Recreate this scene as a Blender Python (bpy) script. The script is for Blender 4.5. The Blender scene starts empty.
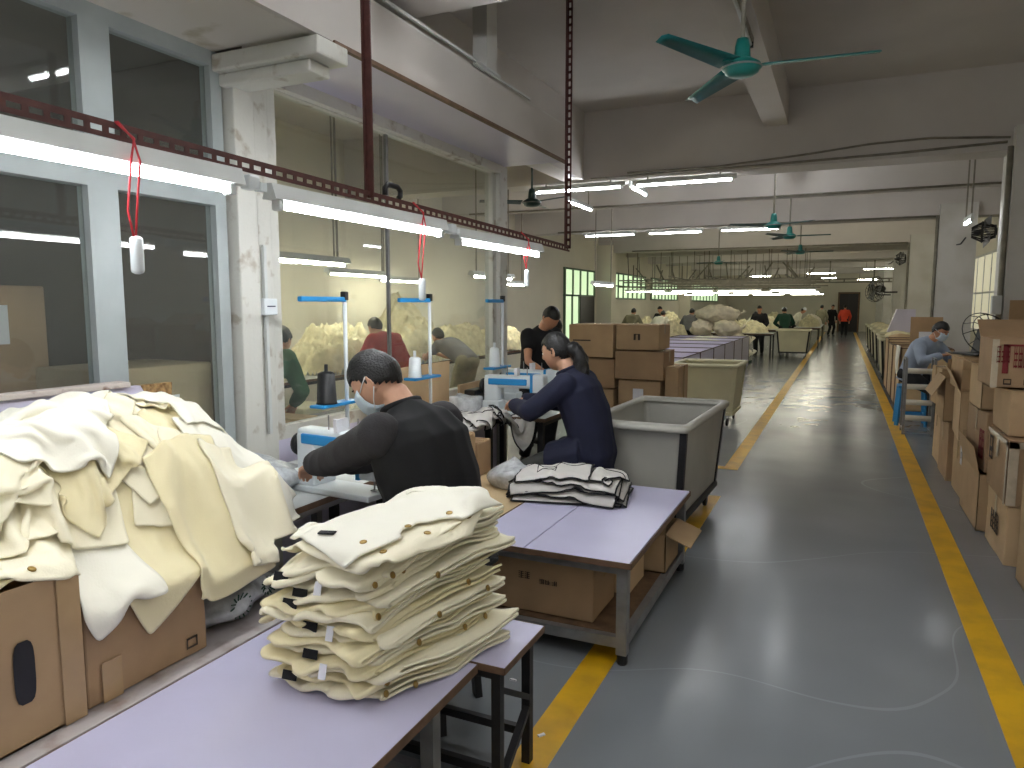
import bpy, bmesh, math, random
import numpy as np
from mathutils import Vector, Matrix, Euler, noise, Quaternion
C = bpy.context.scene.collection
PI = math.pi
R = math.radians
# ---------------------------------------------------------------- camera, world, exposure
cd = bpy.data.cameras.new('camera'); cam = bpy.data.objects.new('camera', cd); C.objects.link(cam)
cd.sensor_width = 36; cd.lens = 720 * 36 / 1024; cd.clip_start = .05; cd.clip_end = 200
cam.location = (0, 0, 1.65); cam.rotation_euler = (R(90 - 6.26), 0, R(24.56))
bpy.context.scene.camera = cam
W = bpy.data.worlds.new('world'); bpy.context.scene.world = W; W.use_nodes = True
W.node_tree.nodes['Background'].inputs[0].default_value = (.75, .85, .8, 1)
W.node_tree.nodes['Background'].inputs[1].default_value = .5
vs = bpy.context.scene.view_settings
vs.view_transform = 'Standard'; vs.look = 'None'; vs.gamma = 1; vs.use_curve_mapping = False
vs.exposure = 1.4
TUBE = 24.0          # emission of the fluorescent tubes

# ---------------------------------------------------------------- materials
MATS = {}
def mat(name, col, rough=.6, var=0.0, scale=8.0, metal=0.0, bump=0.0, bscale=40.0, col2=None, spec=None, emit=None, trans=0.0, detail=4, sheen=0, lo=.35, hi=.65):
    if name in MATS: return MATS[name]
    m = bpy.data.materials.new(name); m.use_nodes = True; nt = m.node_tree; N = nt.nodes; L = nt.links
    b = N['Principled BSDF']; b.inputs['Roughness'].default_value = rough; b.inputs['Metallic'].default_value = metal
    b.inputs['Base Color'].default_value = (*col, 1)
    if spec is not None: b.inputs['Specular IOR Level'].default_value = spec
    if sheen: b.inputs['Sheen Weight'].default_value = sheen
    if trans: b.inputs['Transmission Weight'].default_value = trans
    tc = N.new('ShaderNodeTexCoord')
    if var or col2:
        n = N.new('ShaderNodeTexNoise'); n.inputs['Scale'].default_value = scale; n.inputs['Detail'].default_value = detail
        L.new(tc.outputs['Object'], n.inputs['Vector'])
        r = N.new('ShaderNodeValToRGB'); r.color_ramp.elements[0].position = lo; r.color_ramp.elements[1].position = hi
        c2 = col2 or tuple(max(0, c * (1 - var)) for c in col)
        r.color_ramp.elements[0].color = (*c2, 1); r.color_ramp.elements[1].color = (*col, 1)
        L.new(n.outputs['Fac'], r.inputs[0]); L.new(r.outputs[0], b.inputs['Base Color'])
    if bump:
        n2 = N.new('ShaderNodeTexNoise'); n2.inputs['Scale'].default_value = bscale; n2.inputs['Detail'].default_value = 3
        L.new(tc.outputs['Object'], n2.inputs['Vector'])
        bp = N.new('ShaderNodeBump'); bp.inputs['Strength'].default_value = bump; bp.inputs['Distance'].default_value = .01
        L.new(n2.outputs['Fac'], bp.inputs['Height']); L.new(bp.outputs[0], b.inputs['Normal'])
    if emit:
        b.inputs['Emission Color'].default_value = (*emit[:3], 1); b.inputs['Emission Strength'].default_value = emit[3]
    MATS[name] = m
    return m
def s2l(*c):
    o = []
    for v in c:
        v /= 255.
        o.append(v / 12.92 if v < .04045 else ((v + .055) / 1.055) ** 2.4)
    return tuple(o)
M_plaster = mat('plaster', s2l(202, 196, 190), .9, .10, 1.2, bump=.15, bscale=6)
M_plaster2 = mat('plaster_worn', s2l(205, 203, 198), .9, .0, 2, bump=.1, bscale=9, col2=s2l(190, 187, 178), lo=.3, hi=.6, detail=8)
M_yellowwall = mat('yellow_plaster', s2l(222, 216, 198), .9, .08, 1.0)
M_lilac = mat('lilac_laminate', s2l(206, 201, 221), .38, .05, 3)
M_laptop = mat('lilac_table_top', s2l(200, 197, 224), .3, .05, 4)
M_edge = mat('brown_edge', s2l(120, 92, 70), .6, .3, 20)
M_white = mat('white_paint', s2l(208, 211, 208), .5, .12, 5)
M_whitedirty = mat('worn_white_paint', s2l(205, 204, 196), .6, 0, 9, col2=s2l(172, 164, 150), lo=.32, hi=.42, detail=8, bump=.2)
M_alu = mat('aluminium_frame', s2l(172, 180, 180), .45, .1, 6, metal=.1)
M_dark = mat('black_metal', s2l(38, 37, 38), .5, .3, 20)
M_black = mat('black_plastic', s2l(20, 20, 22), .45)
M_steel = mat('grey_steel', s2l(150, 150, 150), .4, .25, 12, metal=.5)
M_rust = mat('rust_brown_paint', s2l(88, 48, 42), .6, .3, 30)
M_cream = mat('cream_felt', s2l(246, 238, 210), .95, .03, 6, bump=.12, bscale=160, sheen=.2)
M_cream2 = mat('cream_felt_yellowish', s2l(240, 228, 186), .95, .04, 6, bump=.12, bscale=160, sheen=.2)  # deeper, yellower cream felt
M_creamw = mat('cream_felt_pale', s2l(244, 240, 224), .95, .03, 6, bump=.12, bscale=160, sheen=.2)
M_knit = mat('cream_knit_heap', s2l(236, 226, 188), .95, .28, 9, bump=1.0, bscale=16)
M_card = mat('cardboard', s2l(188, 158, 120), .8, .12, 5, bump=.05, bscale=30)
M_card2 = mat('cardboard_dark', s2l(174, 143, 108), .8, .14, 5, bump=.05, bscale=30)
M_card3 = mat('cardboard_pale', s2l(206, 176, 136), .8, .10, 5)
M_tape = mat('packing_tape', s2l(190, 160, 120), .18, .08, 12)
M_ctape = mat('clear_tape', s2l(205, 190, 165), .15, .15, 20)
M_redprint = mat('red_print', s2l(128, 40, 42), .8)
M_blkprint = mat('black_print', s2l(60, 48, 40), .8)
M_teal = mat('teal_paint', s2l(24, 118, 110), .35, .1, 10)
M_tealblade = mat('teal_blade', s2l(30, 112, 112), .3, .15, 6, metal=.3)
M_darkteal = mat('dark_teal_paint', s2l(30, 62, 60), .4)
M_blue = mat('blue_plastic', s2l(36, 138, 200), .35)
M_bluestool = mat('blue_stool_plastic', s2l(52, 142, 200), .4)
M_mach = mat('machine_white', s2l(222, 228, 230), .3, .03, 10)
M_wood = mat('plywood', s2l(206, 180, 138), .6, .15, 4, detail=6)
M_woodd = mat('old_wood', s2l(120, 92, 66), .7, .4, 15, detail=8)
M_tub = mat('tub_plastic', s2l(184, 182, 172), .45, .10, 3)
M_tub2 = mat('tub_plastic_cream', s2l(206, 200, 168), .5, .1, 3)
M_skin = mat('skin', s2l(196, 142, 112), .5, .08, 12)
M_skin2 = mat('skin_pale', s2l(208, 160, 132), .5, .08, 12)
M_hair = mat('black_hair', s2l(22, 20, 20), .45, .5, 60, bump=.6, bscale=120)
M_vest = mat('black_vest', s2l(16, 16, 18), .9, .2, 10)
M_sleeve = mat('charcoal_fleece', s2l(52, 50, 52), .95, .2, 20, bump=.2, bscale=120)
M_navy = mat('navy_coat', s2l(26, 30, 56), .85, .2, 8)
M_denim = mat('grey_trousers', s2l(70, 72, 70), .9, .2, 12)
M_shoe = mat('dark_shoe', s2l(30, 28, 28), .6)
M_mask = mat('mask_white', s2l(205, 220, 232), .8)
M_paper = mat('white_paper', s2l(228, 228, 232), .8)
M_ink = mat('ink', s2l(50, 50, 80), .8)
M_stripe = mat('offwhite_canvas', s2l(214, 210, 204), .9, .06, 8)
M_pipe = mat('black_piping', s2l(18, 18, 20), .8)
M_red = mat('red_wire', s2l(190, 40, 50), .5)
M_redcloth = mat('red_cloth', s2l(176, 34, 40), .85, .2, 8)
M_green = mat('green_cloth', s2l(70, 118, 84), .9, .2, 6)
M_dgreen = mat('dark_green_cloth', s2l(28, 66, 50), .9)
M_bluecloth = mat('pale_blue_cloth', s2l(158, 170, 190), .9, .08, 10)
M_greycloth = mat('grey_cloth', s2l(120, 120, 122), .9, .15, 10)
M_blackcloth = mat('black_cloth', s2l(24, 24, 27), .9, .2, 8)
M_khaki = mat('khaki_cloth', s2l(150, 145, 120), .9, .2, 8)
M_netbag = mat('net_bag_cream', s2l(236, 226, 206), .9, .2, 9, bump=.8, bscale=22)
M_poly = mat('polythene', s2l(200, 203, 205), .25, .3, 25, bump=.8, bscale=18)
M_gold = mat('gold_button', s2l(170, 140, 80), .3, metal=.8)
M_doorway = mat('dark_door', s2l(30, 22, 20), .5)
M_conduit = mat('grey_conduit', s2l(140, 134, 120), .6, .3, 10)
M_roll = mat('white_roll', s2l(212, 205, 190), .6)

def glassmat():
    m = bpy.data.materials.new('window_glass'); m.use_nodes = True; nt = m.node_tree; N = nt.nodes; L = nt.links
    N.remove(N['Principled BSDF']); o = N['Material Output']
    t = N.new('ShaderNodeBsdfTransparent'); t.inputs[0].default_value = (.95, .97, .95, 1)
    g = N.new('ShaderNodeBsdfGlossy'); g.inputs['Roughness'].default_value = .02
    d = N.new('ShaderNodeBsdfDiffuse'); d.inputs[0].default_value = (.7, .72, .68, 1)
    lw = N.new('ShaderNodeLayerWeight'); lw.inputs['Blend'].default_value = .5
    pw = N.new('ShaderNodeMath'); pw.operation = 'POWER'; pw.inputs[1].default_value = 4; L.new(lw.outputs['Facing'], pw.inputs[0])
    fr = N.new('ShaderNodeMath'); fr.operation = 'MULTIPLY_ADD'; fr.inputs[1].default_value = .8; fr.inputs[2].default_value = .045; L.new(pw.outputs[0], fr.inputs[0])
    mx = N.new('ShaderNodeMixShader'); L.new(fr.outputs[0], mx.inputs[0]); L.new(t.outputs[0], mx.inputs[1]); L.new(g.outputs[0], mx.inputs[2])
    mx2 = N.new('ShaderNodeMixShader'); mx2.inputs[0].default_value = .04; L.new(mx.outputs[0], mx2.inputs[1]); L.new(d.outputs[0], mx2.inputs[2])
    L.new(mx2.outputs[0], o.inputs[0]); return m
M_glass = glassmat()
M_tube = mat('tube_light', (1, 1, 1), .5, emit=(.93, .96, 1.0, TUBE))
M_tubeW = mat('tube_light_far', (1, 1, 1), .5, emit=(1.0, .96, .78, TUBE * 1.25))
M_tubeL = mat('tube_light_low', (1, 1, 1), .5, emit=(1.0, .96, .78, TUBE * .55))
M_winlit = mat('lit_glass_block', s2l(190, 210, 160), .4, emit=(.62, .82, .5, .38))
M_winlit2 = mat('lit_frosted_glass', s2l(230, 225, 190), .4, emit=(1.0, .95, .72, .12))

def floor_mat():
    m = bpy.data.materials.new('epoxy_floor'); m.use_nodes = True; nt = m.node_tree; N = nt.nodes; L = nt.links
    b = N['Principled BSDF']; tc = N.new('ShaderNodeTexCoord')
    n = N.new('ShaderNodeTexNoise'); n.inputs['Scale'].default_value = .8; n.inputs['Detail'].default_value = 2; L.new(tc.outputs['Object'], n.inputs['Vector'])
    r = N.new('ShaderNodeValToRGB'); r.color_ramp.elements[0].position = .3; r.color_ramp.elements[1].position = .7
    r.color_ramp.elements[0].color = (*s2l(119, 124, 128), 1); r.color_ramp.elements[1].color = (*s2l(138, 142, 146), 1)
    L.new(n.outputs['Fac'], r.inputs[0])
    # scratches: distorted thin lines of a wave texture
    mp = N.new('ShaderNodeMapping'); mp.inputs['Rotation'].default_value = (0, 0, .35); L.new(tc.outputs['Object'], mp.inputs[0])
    w = N.new('ShaderNodeTexNoise'); w.inputs['Scale'].default_value = .45; w.inputs['Detail'].default_value = .6
    L.new(mp.outputs[0], w.inputs[0])
    sb = N.new('ShaderNodeMath'); sb.operation = 'SUBTRACT'; sb.inputs[1].default_value = .47; L.new(w.outputs['Fac'], sb.inputs[0])
    ab = N.new('ShaderNodeMath'); ab.operation = 'ABSOLUTE'; L.new(sb.outputs[0], ab.inputs[0])
    r2 = N.new('ShaderNodeMath'); r2.operation = 'LESS_THAN'; r2.inputs[1].default_value = .0011; L.new(ab.outputs[0], r2.inputs[0])
    mx = N.new('ShaderNodeMix'); mx.data_type = 'RGBA'; mx.inputs['B'].default_value = (*s2l(165, 172, 175), 1)
    mm = N.new('ShaderNodeMath'); mm.operation = 'MULTIPLY'; mm.inputs[1].default_value = .3; L.new(r2.outputs[0], mm.inputs[0])
    L.new(mm.outputs[0], mx.inputs['Factor']); L.new(r.outputs[0], mx.inputs['A']); L.new(mx.outputs['Result'], b.inputs['Base Color'])
    n3 = N.new('ShaderNodeTexNoise'); n3.inputs['Scale'].default_value = 3; n3.inputs['Detail'].default_value = 3; L.new(tc.outputs['Object'], n3.inputs['Vector'])
    r3 = N.new('ShaderNodeMapRange'); r3.inputs['To Min'].default_value = .12; r3.inputs['To Max'].default_value = .30; L.new(n3.outputs['Fac'], r3.inputs[0]); L.new(r3.outputs[0], b.inputs['Roughness'])
    bp = N.new('ShaderNodeBump'); bp.inputs['Strength'].default_value = .03; bp.inputs['Distance'].default_value = .01
    n4 = N.new('ShaderNodeTexNoise'); n4.inputs['Scale'].default_value = 5; L.new(tc.outputs['Object'], n4.inputs['Vector']); L.new(n4.outputs['Fac'], bp.inputs['Height'])
    return m
M_floor = floor_mat()
M_yel = mat('yellow_line', s2l(226, 176, 26), .4, 0, 5, col2=s2l(196, 150, 36), lo=.3, hi=.6, detail=10)

# ---------------------------------------------------------------- mesh helpers
class MB:
    """collects shapes; build() links them as ONE mesh object"""
    def __init__(s): s.bm = bmesh.new()
    def box(s, c, d, rot=None, bev=0):
        r = bmesh.ops.create_cube(s.bm, size=1); v = r['verts']
        bmesh.ops.scale(s.bm, vec=d, verts=v)
        if bev:
            es = list({e for x in v for e in x.link_edges})
            rr = bmesh.ops.bevel(s.bm, geom=es, offset=bev, segments=2, affect='EDGES', profile=.5)
            v = list({x for f in rr['faces'] for x in f.verts} | {x for x in v if x.is_valid})
        if rot is not None:
            bmesh.ops.rotate(s.bm, cent=(0, 0, 0), matrix=Euler(rot).to_matrix(), verts=v)
        bmesh.ops.translate(s.bm, vec=c, verts=v); return s
    def bb(s, x0, x1, y0, y1, z0, z1, bev=0):
        return s.box(((x0 + x1) / 2, (y0 + y1) / 2, (z0 + z1) / 2), (abs(x1 - x0), abs(y1 - y0), abs(z1 - z0)), bev=bev)
    def beam(s, a, b, w, h=None):
        a = Vector(a); b = Vector(b); d = b - a; h = h or w
        q = d.to_track_quat('Z', 'Y'); r = bmesh.ops.create_cube(s.bm, size=1); v = r['verts']
        bmesh.ops.scale(s.bm, vec=(w, h, d.length), verts=v)
        bmesh.ops.rotate(s.bm, cent=(0, 0, 0), matrix=q.to_matrix(), verts=v)
        bmesh.ops.translate(s.bm, vec=(a + b) / 2, verts=v); return s
    def tube(s, pts, r, n=8, caps=True):
        pts = [Vector(p) for p in pts]; k = len(pts); rs = r if isinstance(r, (list, tuple)) else [r] * k
        rings = []; ref = None
        for i, p in enumerate(pts):
            t = (pts[min(i + 1, k - 1)] - pts[max(i - 1, 0)]).normalized()
            if ref is None: ref = t.orthogonal().normalized()
            ref = (ref - t * ref.dot(t)); ref = ref.normalized() if ref.length > 1e-6 else t.orthogonal().normalized()
            bn = t.cross(ref)
            rings.append([s.bm.verts.new(p + (ref * math.cos(2 * PI * j / n) + bn * math.sin(2 * PI * j / n)) * rs[i]) for j in range(n)])
        for a, b in zip(rings, rings[1:]):
            for j in range(n): s.bm.faces.new((a[j], a[(j + 1) % n], b[(j + 1) % n], b[j]))
        if caps:
            s.bm.faces.new(rings[0][::-1]); s.bm.faces.new(rings[-1])
        return s
    def lathe(s, prof, c=(0, 0, 0), n=20, M=None):
        rings = []
        for r, z in prof:
            ring = []
            for j in range(n):
                p = Vector((max(r, 1e-4) * math.cos(2 * PI * j / n), max(r, 1e-4) * math.sin(2 * PI * j / n), z))
                if M: p = M @ p
                ring.append(s.bm.verts.new(p + Vector(c)))
            rings.append(ring)
        for a, b in zip(rings, rings[1:]):
            for j in range(n): s.bm.faces.new((a[j], a[(j + 1) % n], b[(j + 1) % n], b[j]))
        s.bm.faces.new(rings[0][::-1]); s.bm.faces.new(rings[-1]); return s
    def ell(s, c, r, rot=None, n=16, m=10):
        v = bmesh.ops.create_uvsphere(s.bm, u_segments=n, v_segments=m, radius=1)['verts']
        bmesh.ops.scale(s.bm, vec=r, verts=v)
        if rot is not None:
            bmesh.ops.rotate(s.bm, cent=(0, 0, 0), matrix=rot if isinstance(rot, Matrix) else Euler(rot).to_matrix(), verts=v)
        bmesh.ops.translate(s.bm, vec=c, verts=v); return s
    def loft(s, rings, caps=True):
        rr = [[s.bm.verts.new(p) for p in r] for r in rings]; n = len(rr[0])
        for a, b in zip(rr, rr[1:]):
            for j in range(n): s.bm.faces.new((a[j], a[(j + 1) % n], b[(j + 1) % n], b[j]))
        if caps: s.bm.faces.new(rr[0][::-1]); s.bm.faces.new(rr[-1])
        return s
    def poly(s, pts, t, ax):
        """flat outline extruded along vector ax*t"""
        a = [s.bm.verts.new(Vector(p)) for p in pts]; b = [s.bm.verts.new(Vector(p) + Vector(ax) * t) for p in pts]
        n = len(a); s.bm.faces.new(a[::-1]); s.bm.faces.new(b)
        for j in range(n): s.bm.faces.new((a[j], a[(j + 1) % n], b[(j + 1) % n], b[j]))
        return s
    def wob(s, amp, sc=6, cuts=0, seed=0):
        if cuts: bmesh.ops.subdivide_edges(s.bm, edges=s.bm.edges[:], cuts=cuts, use_grid_fill=True)
        for v in s.bm.verts: v.co += noise.noise_vector(v.co * sc + Vector((seed * 7.3, seed * 3.1, seed))) * amp
        return s
    def build(s, name, m, parent=None, smooth=False, loc=None):
        bmesh.ops.recalc_face_normals(s.bm, faces=s.bm.faces[:])
        me = bpy.data.meshes.new(name); s.bm.to_mesh(me); s.bm.free()
        for x in (m if isinstance(m, (list, tuple)) else [m]): me.materials.append(x)
        if smooth:
            for p in me.polygons: p.use_smooth = True
        o = bpy.data.objects.new(name, me); C.objects.link(o)
        if parent is not None: o.parent = parent
        if loc is not None: o.location = loc
        return o
def tag(o, label=None, cat=None, group=None, kind=None):
    if label: o['label'] = label
    if cat: o['category'] = cat
    if group: o['group'] = group
    if kind: o['kind'] = kind
    return o
def thing(name, label, cat, loc=(0, 0, 0), rz=0, group=None):
    o = bpy.data.objects.new(name, None); o.empty_display_size = .05; C.objects.link(o); o.location = loc; o.rotation_euler = (0, 0, rz)
    return tag(o, label, cat, group)
def struct(name, mb, m, smooth=False, parent=None):
    o = mb.build(name, m, parent, smooth)
    if parent is None: o['kind'] = 'structure'
    return o
def kids(o): return [x for x in bpy.data.objects if x.parent == o]
def copy_tree(o, label=None, loc=None, rz=None, parent=None, group=None):
    c = o.copy(); C.objects.link(c)
    if parent: c.parent = parent
    if label: c['label'] = label
    if group: c['group'] = group
    if loc is not None: c.location = loc
    if rz is not None: c.rotation_euler = (0, 0, rz)
    for ch in kids(o):
        if ch is not c: copy_tree(ch, parent=c)
    return c
# ================================================================ THE SETTING
XP = -2.9        # glazed partition plane
CZ = 4.16        # ceiling
struct('floor', MB().bb(-7.3, 3.2, -5, 50.3, -.1, 0), M_floor)
struct('ceiling', MB().bb(-7.3, 3.2, -5, 50.3, CZ, CZ + .15), M_plaster)
struct('wall_right', MB().bb(2.9, 3.2, -5, 50.3, 0, CZ), M_yellowwall)
struct('wall_left', MB().bb(-7.3, -7.1, -5, 50.3, 0, CZ), M_yellowwall)
struct('wall_back', MB().bb(-7.3, 3.2, 50, 50.3, 0, CZ), M_yellowwall)
struct('wall_front', MB().bb(-7.3, 3.2, -5.2, -5, 0, CZ), M_plaster)
# beams and columns: bays of 6.3 m
k = 1
for y in (-2.9, 3.25, 9.3, 15.7, 22.1, 28.5, 34.9, 41.3):
    struct('trim_%d' % k, MB().bb(-7.1, 2.9, y, y + .45, 3.28, CZ), M_plaster); k += 1
for y in (12.3, 18.9, 25.3, 31.7):
    struct('trim_%d' % k, MB().bb(-7.1, 2.9, y, y + .22, 3.72 if y == 18.9 else 3.34, CZ), M_plaster); k += 1
struct('trim_%d' % k, MB().bb(-.95, -.68, -5, 9.3, 3.76, CZ), M_plaster); k += 1
struct('trim_%d' % k, MB().bb(-3.5, -3.2, -5, 9.3, 3.3, CZ), M_plaster); k += 1
COLY = (2.9, 9.15, 15.55, 21.95, 28.35, 34.75, 41.15)
for y in COLY:
    struct('trim_%d' % k, MB().bb(1.55, 2.15, y, y + .6, 0, 3.5), M_plaster2); k += 1
for y in (21.9, 34.7):
    struct('trim_%d' % k, MB().bb(-7.1, -6.6, y, y + .5, 0, 3.5), M_yellowwall); k += 1
struct('trim_%d' % k, MB().bb(-2.40, -2.29, 4.60, 4.76, 3.19, CZ).bb(-2.40, -2.33, 4.76, 4.84, 3.19, CZ), M_plaster2); k += 1
# yellow floor lines with the bend of the cross line
struct('trim_%d' % k, MB().bb(-1.03, -.89, -3, 6.3, 0, .002), M_yel); k += 1
struct('trim_%d' % k, MB().bb(-1.03, -.89, 7.4, 48, 0, .002).bb(-1.6, -1.03, 7.4, 7.52, 0, .002), M_yel); k += 1
struct('trim_%d' % k, MB().bb(.64, .79, -3, 48, 0, .002), M_yel); k += 1

# --- glazed partition, left: two big windows of a dark store room, then clear glass
def window(n, y0, y1, z0, z1, m=M_alu, fw=.07, mids=(), pane=M_glass, x=XP, t=.07):
    f = MB()
    f.bb(x - t, x, y0, y0 + fw, z0, z1).bb(x - t, x, y1 - fw, y1, z0, z1)
    f.bb(x - t, x, y0 + fw, y1 - fw, z0, z0 + fw).bb(x - t, x, y0 + fw, y1 - fw, z1 - fw, z1)
    for z in mids: f.bb(x - t, x, y0 + fw, y1 - fw, z - .05, z + .05)
    o = struct('window_%d' % n, f, m)
    zs = [z0 + fw] + [q for z in mids for q in (z - .05, z + .05)] + [z1 - fw]
    for a, b in zip(zs[::2], zs[1::2]):
        MB().bb(x - .045, x - .037, y0 + fw, y1 - fw, a, b).build('pane', pane, o)
    return o
window(1, -1.6, .2, .95, 2.9, mids=(2.2,))
window(2, .2, 2.14, .95, 2.9, mids=(2.2,))
window(3, 2.14, 2.82, .78, 2.9, mids=(2.2,))
g = MB(); 
o = window(4, 3.12, 6.0, .88, 2.9, m=M_whitedirty, fw=.075)
MB().bb(XP - .05, XP - .03, 4.31, 4.335, .95, 2.83).build('glazing_joint', M_steel, o)
struct('wall_partition', MB().bb(XP - .09, XP, -5, -1.6, 0, 2.9).bb(XP - .09, XP, -1.6, 2.14, 0, .95).bb(XP - .09, XP, 2.14, 2.82, 0, .78).bb(XP - .09, XP, 3.12, 6.0, 0, .88), M_lilac)
struct('trim_%d' % k, MB().bb(XP - .12, XP + .06, 2.84, 2.98, 0, 2.9, bev=.008).bb(XP - .12, XP + .02, 2.98, 3.12, 0, 2.9, bev=.008), M_whitedirty); k += 1
struct('trim_%d' % k, MB().bb(XP - .12, XP + .04, 6.0, 6.16, 0, 2.95, bev=.008), M_whitedirty); k += 1
# wall between store room and hall, store-room back
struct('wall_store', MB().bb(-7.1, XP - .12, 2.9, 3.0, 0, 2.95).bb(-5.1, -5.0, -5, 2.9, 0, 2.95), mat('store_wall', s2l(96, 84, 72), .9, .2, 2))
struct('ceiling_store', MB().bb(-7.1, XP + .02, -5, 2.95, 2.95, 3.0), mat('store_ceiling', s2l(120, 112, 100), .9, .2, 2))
# soffit over the partition: peeling board near, lilac board far, brown edge strip, front face
S0, S1 = -5, 6.1
struct('ceiling_soffit', MB().bb(XP - .06, -2.29, S0, 2.78, 2.90, 2.93), mat('peeling_board', s2l(205, 200, 192), .9, 0, 3.0, col2=s2l(176, 168, 150), lo=.33, hi=.40, detail=8, bump=.3, bscale=8))
struct('ceiling_soffit_lilac', MB().bb(XP - .06, -2.29, 3.0, S1, 2.90, 2.93), M_lilac)
struct('trim_%d' % k, MB().bb(-2.29, -2.26, S0, S1, 2.895, 3.19).bb(XP - .06, -2.29, S1 - .03, S1, 2.93, 3.19), M_plaster); k += 1
struct('trim_%d' % k, MB().bb(-2.275, -2.248, 2.9, S1, 2.878, 2.90), M_edge); k += 1
struct('trim_%d' % k, MB().bb(-2.3, -2.27, S0, S1, 3.19, 3.21).bb(-3.2, -2.3, S0, S1, 3.19, 3.2), M_plaster2); k += 1
struct('trim_%d' % k, MB().bb(XP, -2.24, 2.76, 2.99, 2.80, 2.885, bev=.01).bb(XP, -2.32, 2.80, 2.95, 2.74, 2.80, bev=.01), M_whitedirty); k += 1
struct('trim_%d' % k, MB().bb(XP, XP + .05, 3.12, 6.0, 2.83, 2.90), M_whitedirty); k += 1
for x, a, b in ((-2.24, 3.3, 4.7),):
    tag(MB().beam((x, a, 3.225), (x, b, 3.225), .016).beam((x + .01, 4.3, 3.2), (x + .01, 5.2, 3.2), .014).build('cable_conduit', M_white), 'white conduit running along the top edge of the soffit', 'conduit')

# windows in the far left wall and in the right wall (daylight behind frosted glass)
def wallwin(n, x, y0, y1, z0, z1, nv, nh, m, fm, t=.05):
    o = struct('window_%d' % n, MB().bb(x, x + t, y0 - .05, y1 + .05, z0 - .05, z0).bb(x, x + t, y0 - .05, y1 + .05, z1, z1 + .05), fm)
    f = MB()
    for i in range(nv + 1): f.bb(x, x + t + .01, y0 + (y1 - y0) * i / nv - .03, y0 + (y1 - y0) * i / nv + .03, z0, z1)
    for i in range(1, nh): f.bb(x, x + t + .01, y0, y1, z0 + (z1 - z0) * i / nh - .02, z0 + (z1 - z0) * i / nh + .02)
    f.build('window_bar', fm, o)
    MB().bb(x + .01, x + .02, y0, y1, z0, z1).build('pane', m, o)
Mgf = mat('green_window_frame', s2l(90, 112, 84), .6)
wallwin(5, -7.1, 19.0, 21.6, 1.95, 2.65, 4, 1, M_winlit, Mgf)
wallwin(6, -7.1, 19.0, 20.2, .5, 1.9, 2, 1, M_winlit, Mgf)
wallwin(7, -7.1, 23.0, 28.0, 1.9, 2.7, 8, 2, M_winlit, Mgf)
wallwin(8, -7.1, 29.0, 34.0, 1.9, 2.7, 8, 2, M_winlit, Mgf)
wallwin(9, -7.1, 36.0, 46.0, 1.9, 2.7, 10, 2, M_winlit, Mgf)
d = struct('door_1', MB().bb(-7.1, -7.03, 20.25, 21.55, 0, 1.9), M_doorway)
MB().bb(-7.03, -7.0, 21.42, 21.46, .95, 1.1).build('door_handle', M_steel, d)
n = 10
for y0 in (17.5, 24.0, 30.3, 36.8):
    wallwin(n, 2.84, y0, y0 + 3.6, 1.1, 2.75, 4, 2, M_winlit2, M_whitedirty, t=.05); n += 1
d = struct('door_2', MB().bb(-.2, .85, 49.93, 50, 0, 2.35), M_doorway)
MB().bb(-.3, -.2, 49.9, 50, 0, 2.45).bb(.85, .95, 49.9, 50, 0, 2.45).bb(-.2, .85, 49.9, 50, 2.35, 2.45).build('door_frame', M_woodd, d)
MB().bb(.3, .34, 49.9, 49.93, 0, 2.3).build('door_leaf_joint', M_dark, d)

# conduits and cables on the big beams
def cable(name, label, pts, r, m, cat='cable', group=None):
    return tag(MB().tube(pts, r, 6).build(name, m, smooth=True), label, cat, group)
cable('conduit', 'thin conduit along the lower edge of the nearest cross beam', [(-3.1, 9.28, 3.3), (-1, 9.28, 3.31), (.5, 9.28, 3.33), (1.5, 9.28, 3.36)], .014, M_conduit, 'conduit')
cable('cable', 'loose grey cable sagging across the face of the nearest cross beam', [(-2.6, 9.26, 3.34), (-1.5, 9.26, 3.33), (-.5, 9.26, 3.39), (.2, 9.26, 3.45), (.8, 9.26, 3.46), (1.52, 9.26, 3.4)], .012, M_conduit)
cable('conduit', 'conduit crossing the ceiling between the first and second cross beams', [(-6.5, 12.28, 3.35), (-2, 12.28, 3.35), (2.6, 12.28, 3.36)], .016, M_conduit, 'conduit')
cable('conduit', 'conduit along the bottom edge of the second cross beam', [(-6, 15.66, 3.29), (1.5, 15.66, 3.29)], .018, M_conduit, 'conduit')
cable('conduit', 'conduit along the bottom edge of the third cross beam', [(-6, 22.06, 3.3), (1.5, 22.06, 3.3)], .02, M_conduit, 'conduit')
for i, y in enumerate(COLY[1:4]):
    cable('drop_pipe', ('vertical pipe on the corner of the nearest white column', 'vertical pipe on the corner of the second white column', 'vertical pipe on the corner of the third white column')[i],
          [(1.52, y + .06, .3), (1.52, y + .06, 3.3)], .028, M_conduit, 'pipe')
tag(MB().bb(1.44, 1.53, 9.12, 9.22, 1.55, 1.75, bev=.01).build('switch_box', M_white), 'small grey switch box on the nearest white column', 'switch box')
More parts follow.
